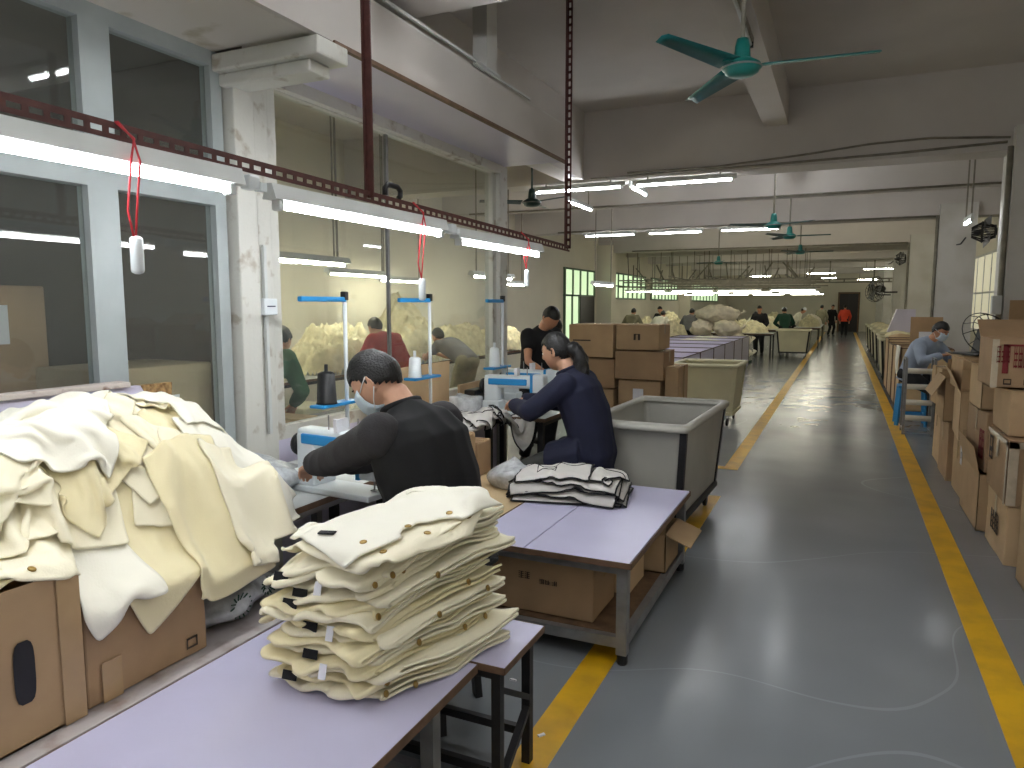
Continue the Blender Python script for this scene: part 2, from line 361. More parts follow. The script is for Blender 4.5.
# the store room's things, seen through the two dark windows
def shelfbox(x, y, z, sx, sy, sz, label, m=M_card2):
    return tag(MB().bb(x, x + sx, y, y + sy, z, z + sz, bev=.01).build('carton', m), label, 'carton', None)
shelfbox(-3.55, 2.2, .0, .5, .62, 1.35, 'tall tan cabinet carton standing behind the narrow dark window', mat('cabinet_tan', s2l(170, 152, 122), .7, .1, 3))
shelfbox(-4.4, 1.9, 0, .5, .6, 1.75, 'brown carton tower deep in the dark store room', M_card2)
shelfbox(-4.3, .2, 0, .6, .9, 1.5, 'wide brown carton deep in the dark store room', M_card2)
tag(MB().bb(-3.048, -3.044, 2.45, 2.6, 1.0, 1.2).build('paper_sheet', M_paper), 'blank paper sheet standing in for a window reflection, on the tan cabinet carton', 'paper')  # both sheets stand in for paper reflected in the window glass
tag(MB().bb(-3.898, -3.894, 2.1, 2.3, 1.45, 1.65).build('paper_sheet', M_paper), 'paper sheet standing in for a window reflection, on the brown carton tower', 'paper')
# ================================================================ LIGHTS AND FANS
XR = -1.9
def rail_z(y): return 2.165 - .018 * y
rail = thing('slotted_rail', 'long rust-brown slotted angle rail hung above the sewing tables', 'rail', (XR, 0, 0))
m = MB(); y = -1.0; a, b = -1.0, 5.2
sl = (rail_z(b) - rail_z(a)) / (b - a)
for z0, z1 in ((-.022, -.008), (.008, .022)):
    m.beam((0, a, rail_z(a) + (z0 + z1) / 2), (0, b, rail_z(b) + (z0 + z1) / 2), .004, .014)
i = 0
while y < b:
    m.box((0, y, rail_z(y)), (.004, .018, .018)); y += .055
m.beam((-.02, a, rail_z(a) + .024), (-.02, b, rail_z(b) + .024), .044, .004)
m.build('angle_bar', M_rust, rail)
for y, w in ((2.67, 1), (5.16, 0)):
    m = MB(); z = rail_z(y)
    if w: m.bb(-.018, .018, y - .003, y + .003, z, CZ).bb(-.018, -.012, y - .02, y + .02, z, CZ)
    else:
        m.bb(-.022, -.016, y - .014, y + .018, z, CZ); 
        for sx in (-.014, .014): m.bb(sx - .006, sx + .006, y + .014, y + .018, z, CZ)
        q = z
        while q < CZ - .03: m.bb(-.02, .02, y + .014, y + .018, q, q + .02); q += .055
    m.build('hanger', M_rust, rail)
def lamp(name, label, loc, rz, L=1.22, wide=.045, m=None, group=None, caps=True):
    t = thing(name, label, 'lamp', loc, rz, group)
    # length along local Y; housing above the tube
    h = MB(); h.loft([[(-wide * .45, s * L / 2, .075), (wide * .45, s * L / 2, .075), (wide, s * L / 2, .02), (wide * .8, s * L / 2, .018), (-wide * .8, s * L / 2, .018), (-wide, s * L / 2, .02)] for s in (-1, 1)])
    h.build('housing', M_white, t)
    MB().tube([(0, -L / 2 + .05, 0), (0, L / 2 - .05, 0)], .013, 6).build('tube', m or M_tube, t, True)
    if caps:
        for s in (-1, 1): MB().bb(-.018, .018, s * (L / 2 - .045) - .014, s * (L / 2 - .045) + .014, -.018, .022, bev=.004).build('end_cap', M_white, t)
    return t
for i, (y, lb) in enumerate(((1.28, 'nearest tube lamp hung under the rust-brown rail'), (2.68, 'middle tube lamp under the rust-brown rail, red wire loop at its far end'), (4.02, 'farthest tube lamp under the rust-brown rail, beside its end hanger'), (-.1, 'tube lamp under the rust-brown rail, behind the first one'))):
    lamp('tube_lamp', lb, (XR, y, rail_z(y) - .105), 0, 1.26 if i < 2 else 1.2, .032)
def ceiling_lamp(x, y, z, rz, label, m=None, L=1.22):
    t = lamp('tube_lamp', label, (x, y, z), rz, L, .02, m)
    top = 3.285 if abs(z - 3.18) < .03 and rz else CZ + .01
    b = MB()
    for s in (-.35, .35): b.bb(-.008, .008, s * L - .008, s * L + .008, .07, top - z)
    b.bb(-.008, .008, -.35 * L, .35 * L, .072, .08).build('bracket', M_conduit, t); return t
for i, x in enumerate((-3.3, -1.9)):
    ceiling_lamp(x, 9.34, 3.18, PI / 2, ('tube lamp on the nearest cross beam, left of the two', 'tube lamp on the nearest cross beam, right of the two')[i], L=1.3)
ceiling_lamp(-2.62, 9.9, 3.2, 0, 'short end-on tube lamp between the two lamps of the nearest cross beam', L=.9)
ceiling_lamp(-3.85, 11.0, 3.2, 0, 'end-on tube lamp behind the dark ceiling fan')
ceiling_lamp(-.72, 11.3, 3.66, 0, 'end-on tube lamp above the middle teal fans')
for i, x in enumerate((-4.8, -3.35, -1.82)):
    ceiling_lamp(x, 15.74, 3.19, PI / 2, ('leftmost', 'middle', 'rightmost')[i] + ' tube lamp of the three on the second cross beam')
ceiling_lamp(1.3, 10.1, 2.62, 0, 'tube lamp hanging by the nearest white column', L=.6)
for i, x in enumerate((-1.3, .25, 1.8)):  # unseen lamp row added to raise the ambient light
    ceiling_lamp(x, 3.30, 3.19, PI / 2, ('leftmost', 'middle', 'rightmost')[i] + ' fill tube lamp added on the cross beam overhead, just above the picture')
for x, y, l in ((-3.6, 13.0, 'added ceiling tube lamp hidden between the first two cross beams, left'), (-1.6, 13.0, 'added ceiling tube lamp hidden between the first two cross beams, middle'), (.6, 13.0, 'added ceiling tube lamp hidden between the first two cross beams, right'),
                (-3.4, 19.5, 'added ceiling tube lamp hidden between the second and third cross beams, left'), (-1.2, 19.5, 'added ceiling tube lamp hidden between the second and third cross beams, middle'), (.9, 19.5, 'added ceiling tube lamp hidden between the second and third cross beams, right'),
                (-3.0, 25.6, 'added ceiling tube lamp beyond the third cross beam, left'), (0, 25.6, 'added ceiling tube lamp beyond the third cross beam, right'), (-1.5, 38.2, 'added ceiling tube lamp beyond the fifth cross beam'), (-4.5, 32, 'added ceiling tube lamp beyond the fourth cross beam'),
                (1.0, 7.3, 'ceiling tube lamp against the back of the nearest bay')):
    if y > 8: ceiling_lamp(x, y, 4.04, PI / 2, l, M_tubeW if y > 15 else M_tube, L=1.3)  # bare tubes added up between the beams to brighten beam faces and ceiling
for x, y, l in ((.9, 1.6, 'added unseen tube lamp on the ceiling right over the aisle'), (-.3, .8, 'added unseen tube lamp on the ceiling right over the photographer'), (-1.6, 1.2, 'added unseen tube lamp on the ceiling over the nearest lilac table')):
    ceiling_lamp(x, y, 3.95, 0, l)  # out-of-frame lamps added to brighten the near ceiling
# unlit fixture under the lengthwise beam
t = thing('unlit_tube_lamp', 'unlit tube lamp fixed under the lengthwise beam beside the big teal fan', 'lamp', (-.76, 5.6, 3.70))
MB().bb(-.02, .02, -.65, .65, .02, .06).build('housing', M_conduit, t); MB().tube([(0, -.6, 0), (0, .6, 0)], .014, 8).build('tube', M_white, t, True)
for s in (-1, 1): MB().bb(-.02, .02, s * .62 - .015, s * .62 + .015, -.02, .03).build('end_cap', M_black, t)
# unseen lamps added behind the camera to light the foreground
for y in (-2.85, -.6):
    for x in (-1.6, .1, 1.6) if y < -1 else (-.2, 1.9):
        ceiling_lamp(x, y, 3.18 if y < -1 else 3.55, PI / 2 if y < -1 else 0, 'added unseen ceiling tube lamp behind the photographer, x %s' % {(-1.6): 'left', .1: 'middle', 1.6: 'right', -.2: 'near the beam', 1.9: 'over the cartons'}[x])
tags = ['far left', 'left of centre', 'right of centre', 'far right']
for j, (yy, zz) in enumerate(((23.4, 2.08), (27.0, 2.08), (33., 2.1), (25.2, 2.0))):
    row = thing('overhead_rack', ['hanging angle frame carrying the front row of low lamps over the far tables', 'hanging frame of low lamps, second row over the far tables', 'hanging frame of low lamps, last row over the far tables', 'hanging pipe frame in front of the low lamps'][j], 'rack', (0, 0, 0))
    m = MB().beam((-6.8, yy, zz + .16), (-.9, yy, zz + .16), .04).beam((-6.8, yy, 2.45), (-.6, yy, 2.45), .04).beam((-6.8, yy + .5, 2.4), (-.9, yy + .5, 2.4), .04)
    m.build('crossbar', M_conduit, row)
    rng = random.Random(j + 5); m = MB()
    for q in range(6):
        x = -6.6 + q * 1.1 + rng.uniform(-.1, .1); MB().beam((x, yy + rng.choice((0, .5)), 2.1 + .1), (x + rng.uniform(-.02, .02), yy, CZ - .01), .022).build('hanging_rod', M_conduit, row)
    m = MB()
    for q in range(6): MB().beam((-6.3 + q, yy, 2.45), (-6.3 + q + rng.uniform(-.5, .5), yy + .3, 2.95), .035).build('strut', M_conduit, row)
    if j < 3:
        for q, x in enumerate((-5.9, -4.4, -2.95, -1.4)):
            lamp('tube_lamp', tags[q] + (' low tube lamp in the front row over the far tables', ' low tube lamp in the second row over the far tables', ' low tube lamp in the last row over the far tables')[j], (x, yy, zz), PI / 2, 1.35, .03, M_tubeL, caps=False)
for q, (x, y) in enumerate(((-1.0, 36.5), (-4.0, 39.0), (-1.0, 43.0), (-4.5, 46.0), (1.3, 33.0), (1.3, 46.5))):  # lamps added to light the far end wall
    t = lamp('tube_lamp', ('aisle', 'table', 'aisle', 'table', 'column', 'column')[q] + ' side tube lamp added near the far end of the hall, %s one' % ('nearer' if q in (0, 1, 4) else 'farther'), (x, y, 3.1), PI / 2, 1.3, .05, M_tubeW)
    MB().beam((0, -.5, .07), (0, -.5, CZ + .01 - 3.1), .02).beam((0, .5, .07), (0, .5, CZ + .01 - 3.1), .02).build('hanger', M_conduit, t)
tray = MB()
for z in (2.5, 2.62): tray.beam((-6.5, 30.0, z), (2.5, 30.0, z), .05)
for q in range(19): tray.beam((-6.5 + q * .5, 30, 2.5), (-6.5 + q * .5, 30, 2.62 if q % 3 else 3.3), .05)
tag(tray.build('cable_tray', M_conduit), 'grey cable tray spanning the far end of the hall', 'cable tray')
for q in range(5):
    x = -6.2 + q * 1.15
    t = MB().beam((x, 23, 2.55), (x, 32, 2.5), .03)
    for r in range(4): t.beam((x, 23.5 + r * 2.4, 2.55), (x, 23.5 + r * 2.4, CZ), .025)
    tag(t.build('overhead_rail', M_conduit), 'thin rail on ceiling rods, hung lengthwise over the far sewing tables', 'rail', 'lengthwise rails under the far ceiling')
# left hall lamps, seen through the clear glass
for x, y, l in ((-6.4, 6.2, 'added tube lamp in the next hall close to its far wall, nearer one'), (-6.4, 9.8, 'added tube lamp in the next hall close to its far wall, farther one'), (-4.3, 5.0, 'tube lamp in the next hall, seen through the clear glass'), (-5.6, 7.6, 'tube lamp in the next hall over the red-clothed worker'), (-4.4, 9.0, 'tube lamp in the next hall over the bent grey worker'), (-5.6, 12.2, 'tube lamp hanging far back in the next hall'), (-4.2, 13.4, 'tube lamp hanging in front of the green-framed windows')):  # the pair close to the far wall is added to brighten it
    t = lamp('tube_lamp', l, (x, y, 2.02), 0, 1.3, .05, M_tubeW)
    MB().beam((0, -.5, .07), (0, -.5, CZ + .01 - 2.02), .015).beam((0, .5, .07), (0, .5, CZ + .01 - 2.02), .015).build('hanger', M_conduit, t)

def fan(label, loc, rz, m1, m2, r=.70, rod=None, tilt=0):
    t = thing('ceiling_fan', label, 'fan', loc, 0)
    rod = rod or CZ + .01 - loc[2]
    MB().tube([(0, 0, .1), (0, 0, rod)], .014, 8).build('rod', m1 if m1 is not M_teal else M_conduit, t, True)
    MB().lathe([(.0, .17), (.035, .165), (.045, .12), (.05, .05), (.05, .04), (.0, .035)]).build('rod_cover', m1, t, True)
    MB().lathe([(0, .05), (.06, .045), (.11, .015), (.118, -.01), (.105, -.02), (.1, -.035), (.07, -.052), (0, -.056)], n=28).build('motor', m1, t, True)
    MB().lathe([(.118, .0), (.123, -.004), (.118, -.012), (.112, -.008)], n=28).build('ring', M_steel, t, True)
    for k in range(3):
        a = rz + k * 2 * PI / 3
        b = MB(); Rm = Matrix.Rotation(a, 4, 'Z') @ Matrix.Rotation(R(12), 4, 'X')
        b.bm.from_mesh(bpy.data.meshes.new('tmp'))
        pts = []
        n = 8
        rings = []
        for i in range(n + 1):
            s = .13 + (r - .13) * i / n; w = (.045 + .03 * (1 - i / n)) ; th = .003; c = .012
            rings.append([Rm @ Vector(p) for p in ((s, -w, 0), (s, 0, c), (s, w, 0), (s, w, -th), (s, 0, c - th), (s, -w, -th))])
        b.loft(rings); bl = b.build('blade', m2, t, True)
        c = MB(); Rz = Matrix.Rotation(a, 4, 'Z')
        c.beam(Rz @ Vector((.08, 0, .0)), Rz @ Vector((.18, 0, .003)), .035, .006).build('blade_bracket', m1, bl)
    return t
fan('large teal three-bladed ceiling fan hanging nearest, under the lengthwise beam', (-.634, 4.8, 3.11), R(4), M_teal, M_tealblade, .77)
fan('dark ceiling fan hanging past the end of the rust-brown rail', (-3.61, 8.5, 2.93), R(-25), M_darkteal, M_darkteal, .66)
fan('teal ceiling fan, left one of the pair under the second beam', (-.99, 11.5, 2.83), R(-32), M_teal, M_darkteal, .66)
fan('teal ceiling fan, right one of the pair under the second beam', (-.93, 14.0, 2.88), R(2), M_teal, M_darkteal, .68)
fan('small dark ceiling fan, lowest and farthest of the fans over the aisle', (-.95, 18.0, 2.86), R(0), M_teal, M_darkteal, .7)
fan('far blue-green ceiling fan among the hanging rods', (-3.0, 19.5, 2.75), R(50), M_teal, M_darkteal, .6)
# cable of the third fan
cable('fan_cable', 'black cable looping from the ceiling to the right fan of the pair', [(-.93, 14.0, 3.75), (-.8, 14, 3.62), (-.55, 14, 3.62), (-.3, 14, 3.78), (-.25, 14, 4.1)], .018, M_black)
# red-wired hanging switches under the rail
for y, dz, l in ((1.46, .30, 'white pendant switch on red wires beneath the nearest tube lamp'), (3.02, .34, 'white pendant switch on red wires beneath the middle tube lamp'), (4.3, .22, 'white pendant switch on red wires beneath the farthest tube lamp')):
    z0 = rail_z(y); t = thing('pendant_switch', l, 'switch', (XR, y, z0 - dz))
    MB().tube([(.03, .012, .0), (.035, .02, .1), (.05, .025, dz - .08), (.045, .01, dz - .02), (.0, 0, dz + .03), (-.03, -.02, dz + .01)], .0035, 5).build('wire', M_red, t, True)
    MB().tube([(.04, .0, .0), (.02, .0, .08), (.045, .0, dz - .08), (.05, .01, dz - .02), (0, -.01, dz + .028)], .0035, 5).build('wire', M_red, t, True)
    MB().box((.035, .01, -.045), (.03, .035, .11), bev=.012).build('switch_body', M_mach, t, True)
tag(MB().tube([(0, -.06, 0), (0, -.06, .03), (0, -.04, .05), (0, .04, .05), (0, .065, .035), (0, .065, .01), (0, .05, 0)], .013, 8).build('hook', M_black, smooth=True, loc=(XR - .02, 2.87, rail_z(2.87) + .035)), 'black foam-covered hook sitting on the slotted rail', 'hook')
for y in (1.96, 3.38): tag(MB().box((0, 0, 0), (.05, .05, .05), bev=.008).box((.01, .04, -.012), (.03, .03, .03)).build('lamp_plug', M_mach, loc=(XR, y, rail_z(y) - .055)), 'white lamp plug at the joint %s' % ('of the nearest and middle tube lamps' if y < 2 else 'of the middle and farthest tube lamps'), 'plug')
t = thing('socket_box', 'white socket box on the peeling post of the glazed partition', 'socket', (XP + .06, 3.03, 1.64)); MB().bb(-.04, .02, -.05, .05, -.045, .045, bev=.006).build('box', M_mach, t); MB().beam((-.02, 0, -.045), (-.02, 0, -.7), .02).beam((-.02, 0, .045), (-.02, 0, .33), .02).build('conduit', M_white, t)
MB().bb(.02, .022, -.03, .03, .0, .006).build('print', M_ink, t)

# ================================================================ CARTONS
def carton(label, x0, x1, y0, y1, z0, z1, rz=0, m=None, open_=0, tape=True, group=None, prints=(), seed=0, hole=None, tapem=None, name='carton', flaps=None):
    """open_: 0 closed, 1 open top with flaps"""
    m = m or M_card; sx, sy, sz = x1 - x0, y1 - y0, z1 - z0
    t = thing(name, label, 'carton', ((x0 + x1) / 2, (y0 + y1) / 2, z0), rz, group)
    hx, hy = sx / 2, sy / 2; w = .006; b = MB()
    if open_:
        b.bb(-hx, hx, -hy, -hy + w, 0, sz).bb(-hx, hx, hy - w, hy, 0, sz).bb(-hx, -hx + w, -hy, hy, 0, sz).bb(hx - w, hx, -hy, hy, 0, sz).bb(-hx, hx, -hy, hy, 0, w)
        b.build('body', m, t)
        fl = flaps or (('+x', 40), ('-x', 30), ('+y', 20), ('-y', 50))
        for sd, an in fl:
            a = R(an); f = MB(); L = min(hx, hy) * .85; dx, dz = L * math.cos(a), L * math.sin(a)
            if sd[1] == 'x':
                s = 1 if sd[0] == '+' else -1
                f.beam((s * hx, 0, sz), (s * (hx + dx), 0, sz + dz), .005, 2 * hy) if False else f.loft([[(s * hx, -hy, sz), (s * hx, hy, sz), (s * hx, hy, sz - .006), (s * hx, -hy, sz - .006)], [(s * (hx + dx), -hy, sz + dz), (s * (hx + dx), hy, sz + dz), (s * (hx + dx), hy, sz + dz - .006), (s * (hx + dx), -hy, sz + dz - .006)]])
            else:
                s = 1 if sd[0] == '+' else -1
                f.loft([[(-hx, s * hy, sz), (hx, s * hy, sz), (hx, s * hy, sz - .006), (-hx, s * hy, sz - .006)], [(-hx, s * (hy + dx), sz + dz), (hx, s * (hy + dx), sz + dz), (hx, s * (hy + dx), sz + dz - .006), (-hx, s * (hy + dx), sz + dz - .006)]])
            f.build('flap', m, t)
    else:
        b.bb(-hx, hx, -hy, hy, 0, sz, bev=.006).wob(.006, 3, 2, seed + 1); b.build('body', m, t, False)
        lid = MB().bb(-hx + .004, hx - .004, -hy + .004, -.004, sz, sz + .005).bb(-hx + .004, hx - .004, .004, hy - .004, sz, sz + .005); lid.build('flap', m, t)
        if tape:
            tp = MB().bb(-hx - .004, hx + .004, -.03, .03, sz + .005, sz + .0065); 
            for s in (-1, 1): tp.bb(s * (hx + .0035), s * (hx + .005), -.03, .03, sz * .62, sz + .0065)
            tp.build('tape', tapem or M_tape, t)
    if hole:
        fx, yy, zz, hw, hh = hole; n = 16; s = 1 if fx == '+x' else -1
        pts = [(s * (hx + .0065), yy + hw * math.copysign(abs(math.cos(a)) ** .5, math.cos(a)), zz + hh * math.copysign(abs(math.sin(a)) ** .6, math.sin(a))) for a in [2 * PI * (i + .5) / n for i in range(n)]]
        MB().poly(pts, -.002, (s, 0, 0)).build('dark_hole_plate', M_black, t)  # flat black plate stands in for the dark inside of the hole
    for i, (fc, mm, rects) in enumerate(prints):
        p = MB()
        for a0, a1, c0, c1 in rects:
            if fc == '-x': p.bb(-hx - .0075, -hx - .006, -hy + a0 * sy, -hy + a1 * sy, c0 * sz, c1 * sz)
            if fc == '+x': p.bb(hx + .006, hx + .0075, -hy + a0 * sy, -hy + a1 * sy, c0 * sz, c1 * sz)
            if fc == '-y': p.bb(-hx + a0 * sx, -hx + a1 * sx, -hy - .0075, -hy - .006, c0 * sz, c1 * sz)
        p.build('print', mm, t)
    return t
def glyphs(n, x0, x1, z0, z1, seed):
    """blocky strokes like printed characters"""
    r = random.Random(seed); o = []; w = (x1 - x0) / n
    for i in range(n):
        a = x0 + i * w; b = a + w * .8; h = z1 - z0; t = w * .12; tz = h * .09
        for q in range(3 if r.random() < .5 else 4): zz = z0 + h * (q + .1) / 3.4; o.append((a, b, zz, zz + tz))
        o.append((a, a + t, z0, z1)) if r.random() < .7 else None
        o.append(((a + b) / 2, (a + b) / 2 + t, z0, z1)); 
        if r.random() < .6: o.append((b - t, b, z0, z1))
    return o
# ---- stacked cartons on the right side
carton('big plain carton standing nearest on the right, cut off by the picture edge', 1.03, 1.6, 4.45, 5.12, 0, .70, m=M_card, open_=1, flaps=(('+x', 10), ('+y', 80)))
carton('carton on the floor at the right, grey print and worn tape, under the wrapped one', 1.0, 1.5, 5.33, 5.98, 0, .385, m=M_card3, tapem=M_ctape, prints=(('-x', M_blkprint, glyphs(4, .3, .7, .35, .7, 3)),), seed=2)
carton('tape-wrapped carton with a black ring mark, second up in the nearest right stack', .985, 1.52, 5.32, 5.98, .395, .80, m=M_card2, tapem=M_ctape, prints=(('-x', M_blkprint, [(.72, .88, .5, .54), (.72, .88, .85, .89), (.72, .75, .5, .89), (.85, .88, .5, .89), (.76, .84, .62, .7)]), ('-y', M_ctape, [(0, 1, .9, 1), (0, .1, 0, 1)]), ('-x', M_ctape, [(0, .06, 0, 1), (0, 1, .93, 1)])), seed=3)
carton('plain brown carton lying on the wrapped carton, third up in the nearest right stack', 1.0, 1.5, 5.45, 6.0, .815, 1.10, m=M_card, seed=4, tape=False)
rp = []
for q in range(5): rp += glyphs(3, .04 + q * .17, .04 + q * .17 + .14, .42 + (.0 if q % 2 else .1), .86, 10 + q)
rp += [(.1, .9, .86, .9), (.1, .16, .3, .9)]
t = carton('open carton with dark red block lettering, topmost of the nearest right stack', .90, 1.45, 5.55, 6.05, 1.115, 1.43, m=M_card2, open_=1, flaps=(('+y', 33), ('+x', 20)), prints=(('-y', M_redprint, rp), ('-y', M_blkprint, [(.12 + .2 * i, .2 + .2 * i, .07, .10) for i in range(4)] + [(.12 + .2 * i, .13 + .2 * i, .07, .18) for i in range(4)] + [(.19 + .2 * i, .2 + .2 * i, .07, .18) for i in range(4)] + [(.12 + .2 * i, .2 + .2 * i, .17, .19) for i in range(4)]), ('-y', M_ctape, [(-.01, .06, 0, 1)])))
carton('low carton with an uneven top edge, on the floor behind the first right stack', .96, 1.45, 6.1, 6.9, 0, .42, m=M_card, open_=1, flaps=(('-x', 78), ('+y', 70)))
carton('carton with a red print panel leaning second up in the row of right cartons', .98, 1.5, 6.15, 6.85, .43, .86, m=M_card2, prints=(('-y', M_redprint, glyphs(4, .15, .9, .15, .7, 21)), ('-x', M_redprint, glyphs(2, .05, .3, .2, .7, 22))), seed=6, rz=R(2))
carton('carton with bright inner face showing, third up in the second right stack', .97, 1.45, 6.3, 6.85, .87, 1.2, m=M_card3, open_=1, flaps=(('-x', 20), ('+x', 40)))
carton('carton carrying a white ticket, on the floor in the third right stack', .98, 1.45, 7.0, 7.6, 0, .5, m=M_card, prints=(('-x', M_paper, [(.05, .2, .6, .95)]), ('-x', M_blkprint, [(.09, .16, .7, .82)])), seed=7)
carton('carton with torn upright flaps, second up in the third right stack', .95, 1.42, 7.0, 7.65, .515, .92, m=M_card3, open_=1, flaps=(('-x', 65), ('-y', 75)), rz=R(-3))
carton('carton holding the black fan guard, top of the third right stack', .93, 1.45, 7.0, 7.7, .93, 1.22, m=M_card, tape=False, seed=8)
carton('narrow carton standing on the floor in the fourth right stack', .95, 1.4, 7.75, 8.35, 0, .55, m=M_card2, seed=9)
carton('open carton with hanging flaps, second up in the fourth right stack', .9, 1.38, 7.75, 8.35, .565, .98, m=M_card, open_=1, flaps=(('-x', -60), ('-y', 60)))
carton('carton on the floor beside the white-roll rack, farthest right stack', .97, 1.4, 8.5, 9.05, 0, .6, m=M_card3, seed=10)
carton('tilted carton on top of the farthest right stack beside the rack', .93, 1.35, 8.5, 9.0, .615, 1.0, m=M_card, seed=11, rz=R(4))
tag(MB().bb(-.22, .22, -.01, .01, 0, .45, bev=.003).build('cardboard_sheet', M_card2, loc=(1.2, 12.9, 1.015)), 'brown cardboard panel with a paper label, upright before the second column', 'cardboard')
bpy.data.objects['cardboard_sheet'].rotation_euler = (R(-6), 0, 0)
MB().bb(-.1, .1, -.013, -.011, .12, .22).build('paper_label', M_paper, bpy.data.objects['cardboard_sheet'])
tag(MB().bb(-.1, .1, -.01, .01, 0, .5, bev=.003).build('cardboard_sheet', M_card2, loc=(1.68, 9.02, 1.2)), 'narrow brown cardboard sheet between the two nearest columns', 'cardboard')
tag(MB().bb(1.42, 1.9, 8.2, 9.1, 0, 1.19, bev=.01).build('carton', M_card2), 'tall carton tucked behind the right stacks, against the nearest column', 'carton')
# fan guard lying open with dark wire, and a flat black tray
t = thing('fan_guard', 'black wire fan guard lying on top of the right cartons', 'fan guard', (1.12, 7.3, 1.40), R(20))
t.rotation_euler = (R(62), 0, R(25))
g = MB()
for a in range(12):
    an = 2 * PI * a / 12; g.tube([(.02 * math.cos(an), .02 * math.sin(an), .10), (.14 * math.cos(an), .14 * math.sin(an), .085), (.2 * math.cos(an), .2 * math.sin(an), .01)], .0035, 4)
for r_, z in ((.2, .01), (.15, .078), (.08, .095)): g.tube([(r_ * math.cos(2 * PI * i / 24), r_ * math.sin(2 * PI * i / 24), z) for i in range(25)], .004, 4)
g.build('guard', M_black, t); MB().lathe([(0, .085), (.03, .085), (.035, .1), (0, .112)]).build('hub', M_black, t)
t = thing('laptop', 'open black laptop on the right cartons by the wire fan guard', 'laptop', (1.05, 7.8, 1.0), R(-60))
t.location = (1.02, 7.15, 1.232)
MB().bb(-.16, .16, -.11, .11, 0, .016, bev=.004).build('base', M_black, t)
MB().box((0, .0, .11), (.32, .01, .21), rot=(R(-14), 0, 0)).build('screen', M_black, t, loc=(0, .13, .0))
tag(MB().box((0, 0, .05), (.12, .1, .1)).wob(.03, 9, 3, 5).build('polythene_bag', M_poly, smooth=True, loc=(1.28, 7.5, 1.225)), 'crumpled clear bag on the right cartons beside the fan guard', 'bag')
# ================================================================ TABLES
def worktable(label, x0, x1, y0, y1, z, th=.03, top=M_laptop, leg=M_steel, legs=None, inset=.03, shelf=None, shelf_m=None, brace=False, casters=False, lw=.045, rails=True, name='work_table', split=None):
    t = thing(name, label, 'table', ((x0 + x1) / 2, (y0 + y1) / 2, 0)); hx, hy = (x1 - x0) / 2, (y1 - y0) / 2
    if split:
        a = -hx
        for s in split + [x1]:
            b = s - (x0 + x1) / 2; MB().bb(a, b - .006, -hy, hy, z - th, z, bev=.002).build('tabletop', top, t); a = b
    else: MB().bb(-hx, hx, -hy, hy, z - th, z, bev=.002).build('tabletop', top, t)
    e = MB(); u = .0015
    for s in (-1, 1): e.bb(s * hx, s * (hx + .003), -hy, hy, z - th + .001, z - .001).bb(-hx, hx, s * hy, s * (hy + .003), z - th + .001, z - .001)
    e.build('edge_band', M_edge, t)
    pts = legs or [(sx * (hx - inset), sy * (hy - inset)) for sx in (-1, 1) for sy in (-1, 1)]
    for px, py in pts:
        l = MB().bb(px - lw / 2, px + lw / 2, py - lw / 2, py + lw / 2, .05 if casters else 0, z - th).build('leg', leg, t)
        if casters: MB().lathe([(.022, 0), (.026, .01), (.026, .05), (.0, .05)], (px, py, 0), 12).build('foot', M_black, l)
    if rails:
        f = MB()
        for s in (-1, 1): f.bb(-hx + inset, hx - inset, s * (hy - inset) - .015, s * (hy - inset) + .015, z - th - .04, z - th).bb(s * (hx - inset) - .015, s * (hx - inset) + .015, -hy + inset, hy - inset, z - th - .04, z - th)
        if shelf:
            for s in (-1, 1): f.bb(-hx + inset, hx - inset, s * (hy - inset) - .02, s * (hy - inset) + .02, shelf - .05, shelf).bb(s * (hx - inset) - .02, s * (hx - inset) + .02, -hy + inset, hy - inset, shelf - .05, shelf)
        f.build('frame', leg, t)
    if shelf: MB().bb(-hx + inset + .02, hx - inset - .02, -hy + inset + .02, hy - inset - .02, shelf - .01, shelf + .002).build('shelf', shelf_m or M_woodd, t)
    return t
# the table nearest the camera, its end leaf, the ledge behind it
t = worktable('long lilac-topped table nearest the camera, under the folded stack', -1.81, -1.02, .35, 1.96, .5, leg=M_steel, inset=.05, rails=False, legs=[(.33, .62), (-.33, .62), (.33, -.7), (-.33, -.7)])
MB().bb(-.34, .34, .60, .64, .2, .24).bb(-.34, .34, .60, .64, .42, .46).bb(.31, .35, -.7, .62, .12, .15).build('frame', M_steel, t)
t = worktable('narrow dark-legged end table joined to the nearest lilac table', -1.81, -.925, 1.965, 2.30, .505, th=.025, top=M_laptop, leg=M_dark, inset=.045, lw=.032, rails=True)
b = MB()
for s in (-1, 1):
    b.beam((s * .4, -.12, .40), (s * .4, .12, .25), .026, .02).beam((s * .4, .12, .22), (s * .4, -.12, .05), .026, .02)
    b.bb(-.4, .4, s * .125 - .012, s * .125 + .012, .10, .13)
b.build('brace', M_dark, t)
tag(MB().bb(-2.32, -1.82, .35, 2.1, .47, .5, bev=.003).bb(-2.3, -2.22, .4, .48, 0, .47).bb(-1.92, -1.86, .4, .46, 0, .47).bb(-2.3, -2.22, 2.0, 2.08, 0, .47).bb(-1.92, -1.86, 2.0, 2.08, 0, .47).build('wooden_bench', mat('worn_bench', s2l(176, 168, 166), .6, 0, 8, col2=s2l(140, 120, 108), lo=.3, hi=.5, detail=8)), 'worn wooden bench behind the nearest lilac table, carrying cartons', 'bench')
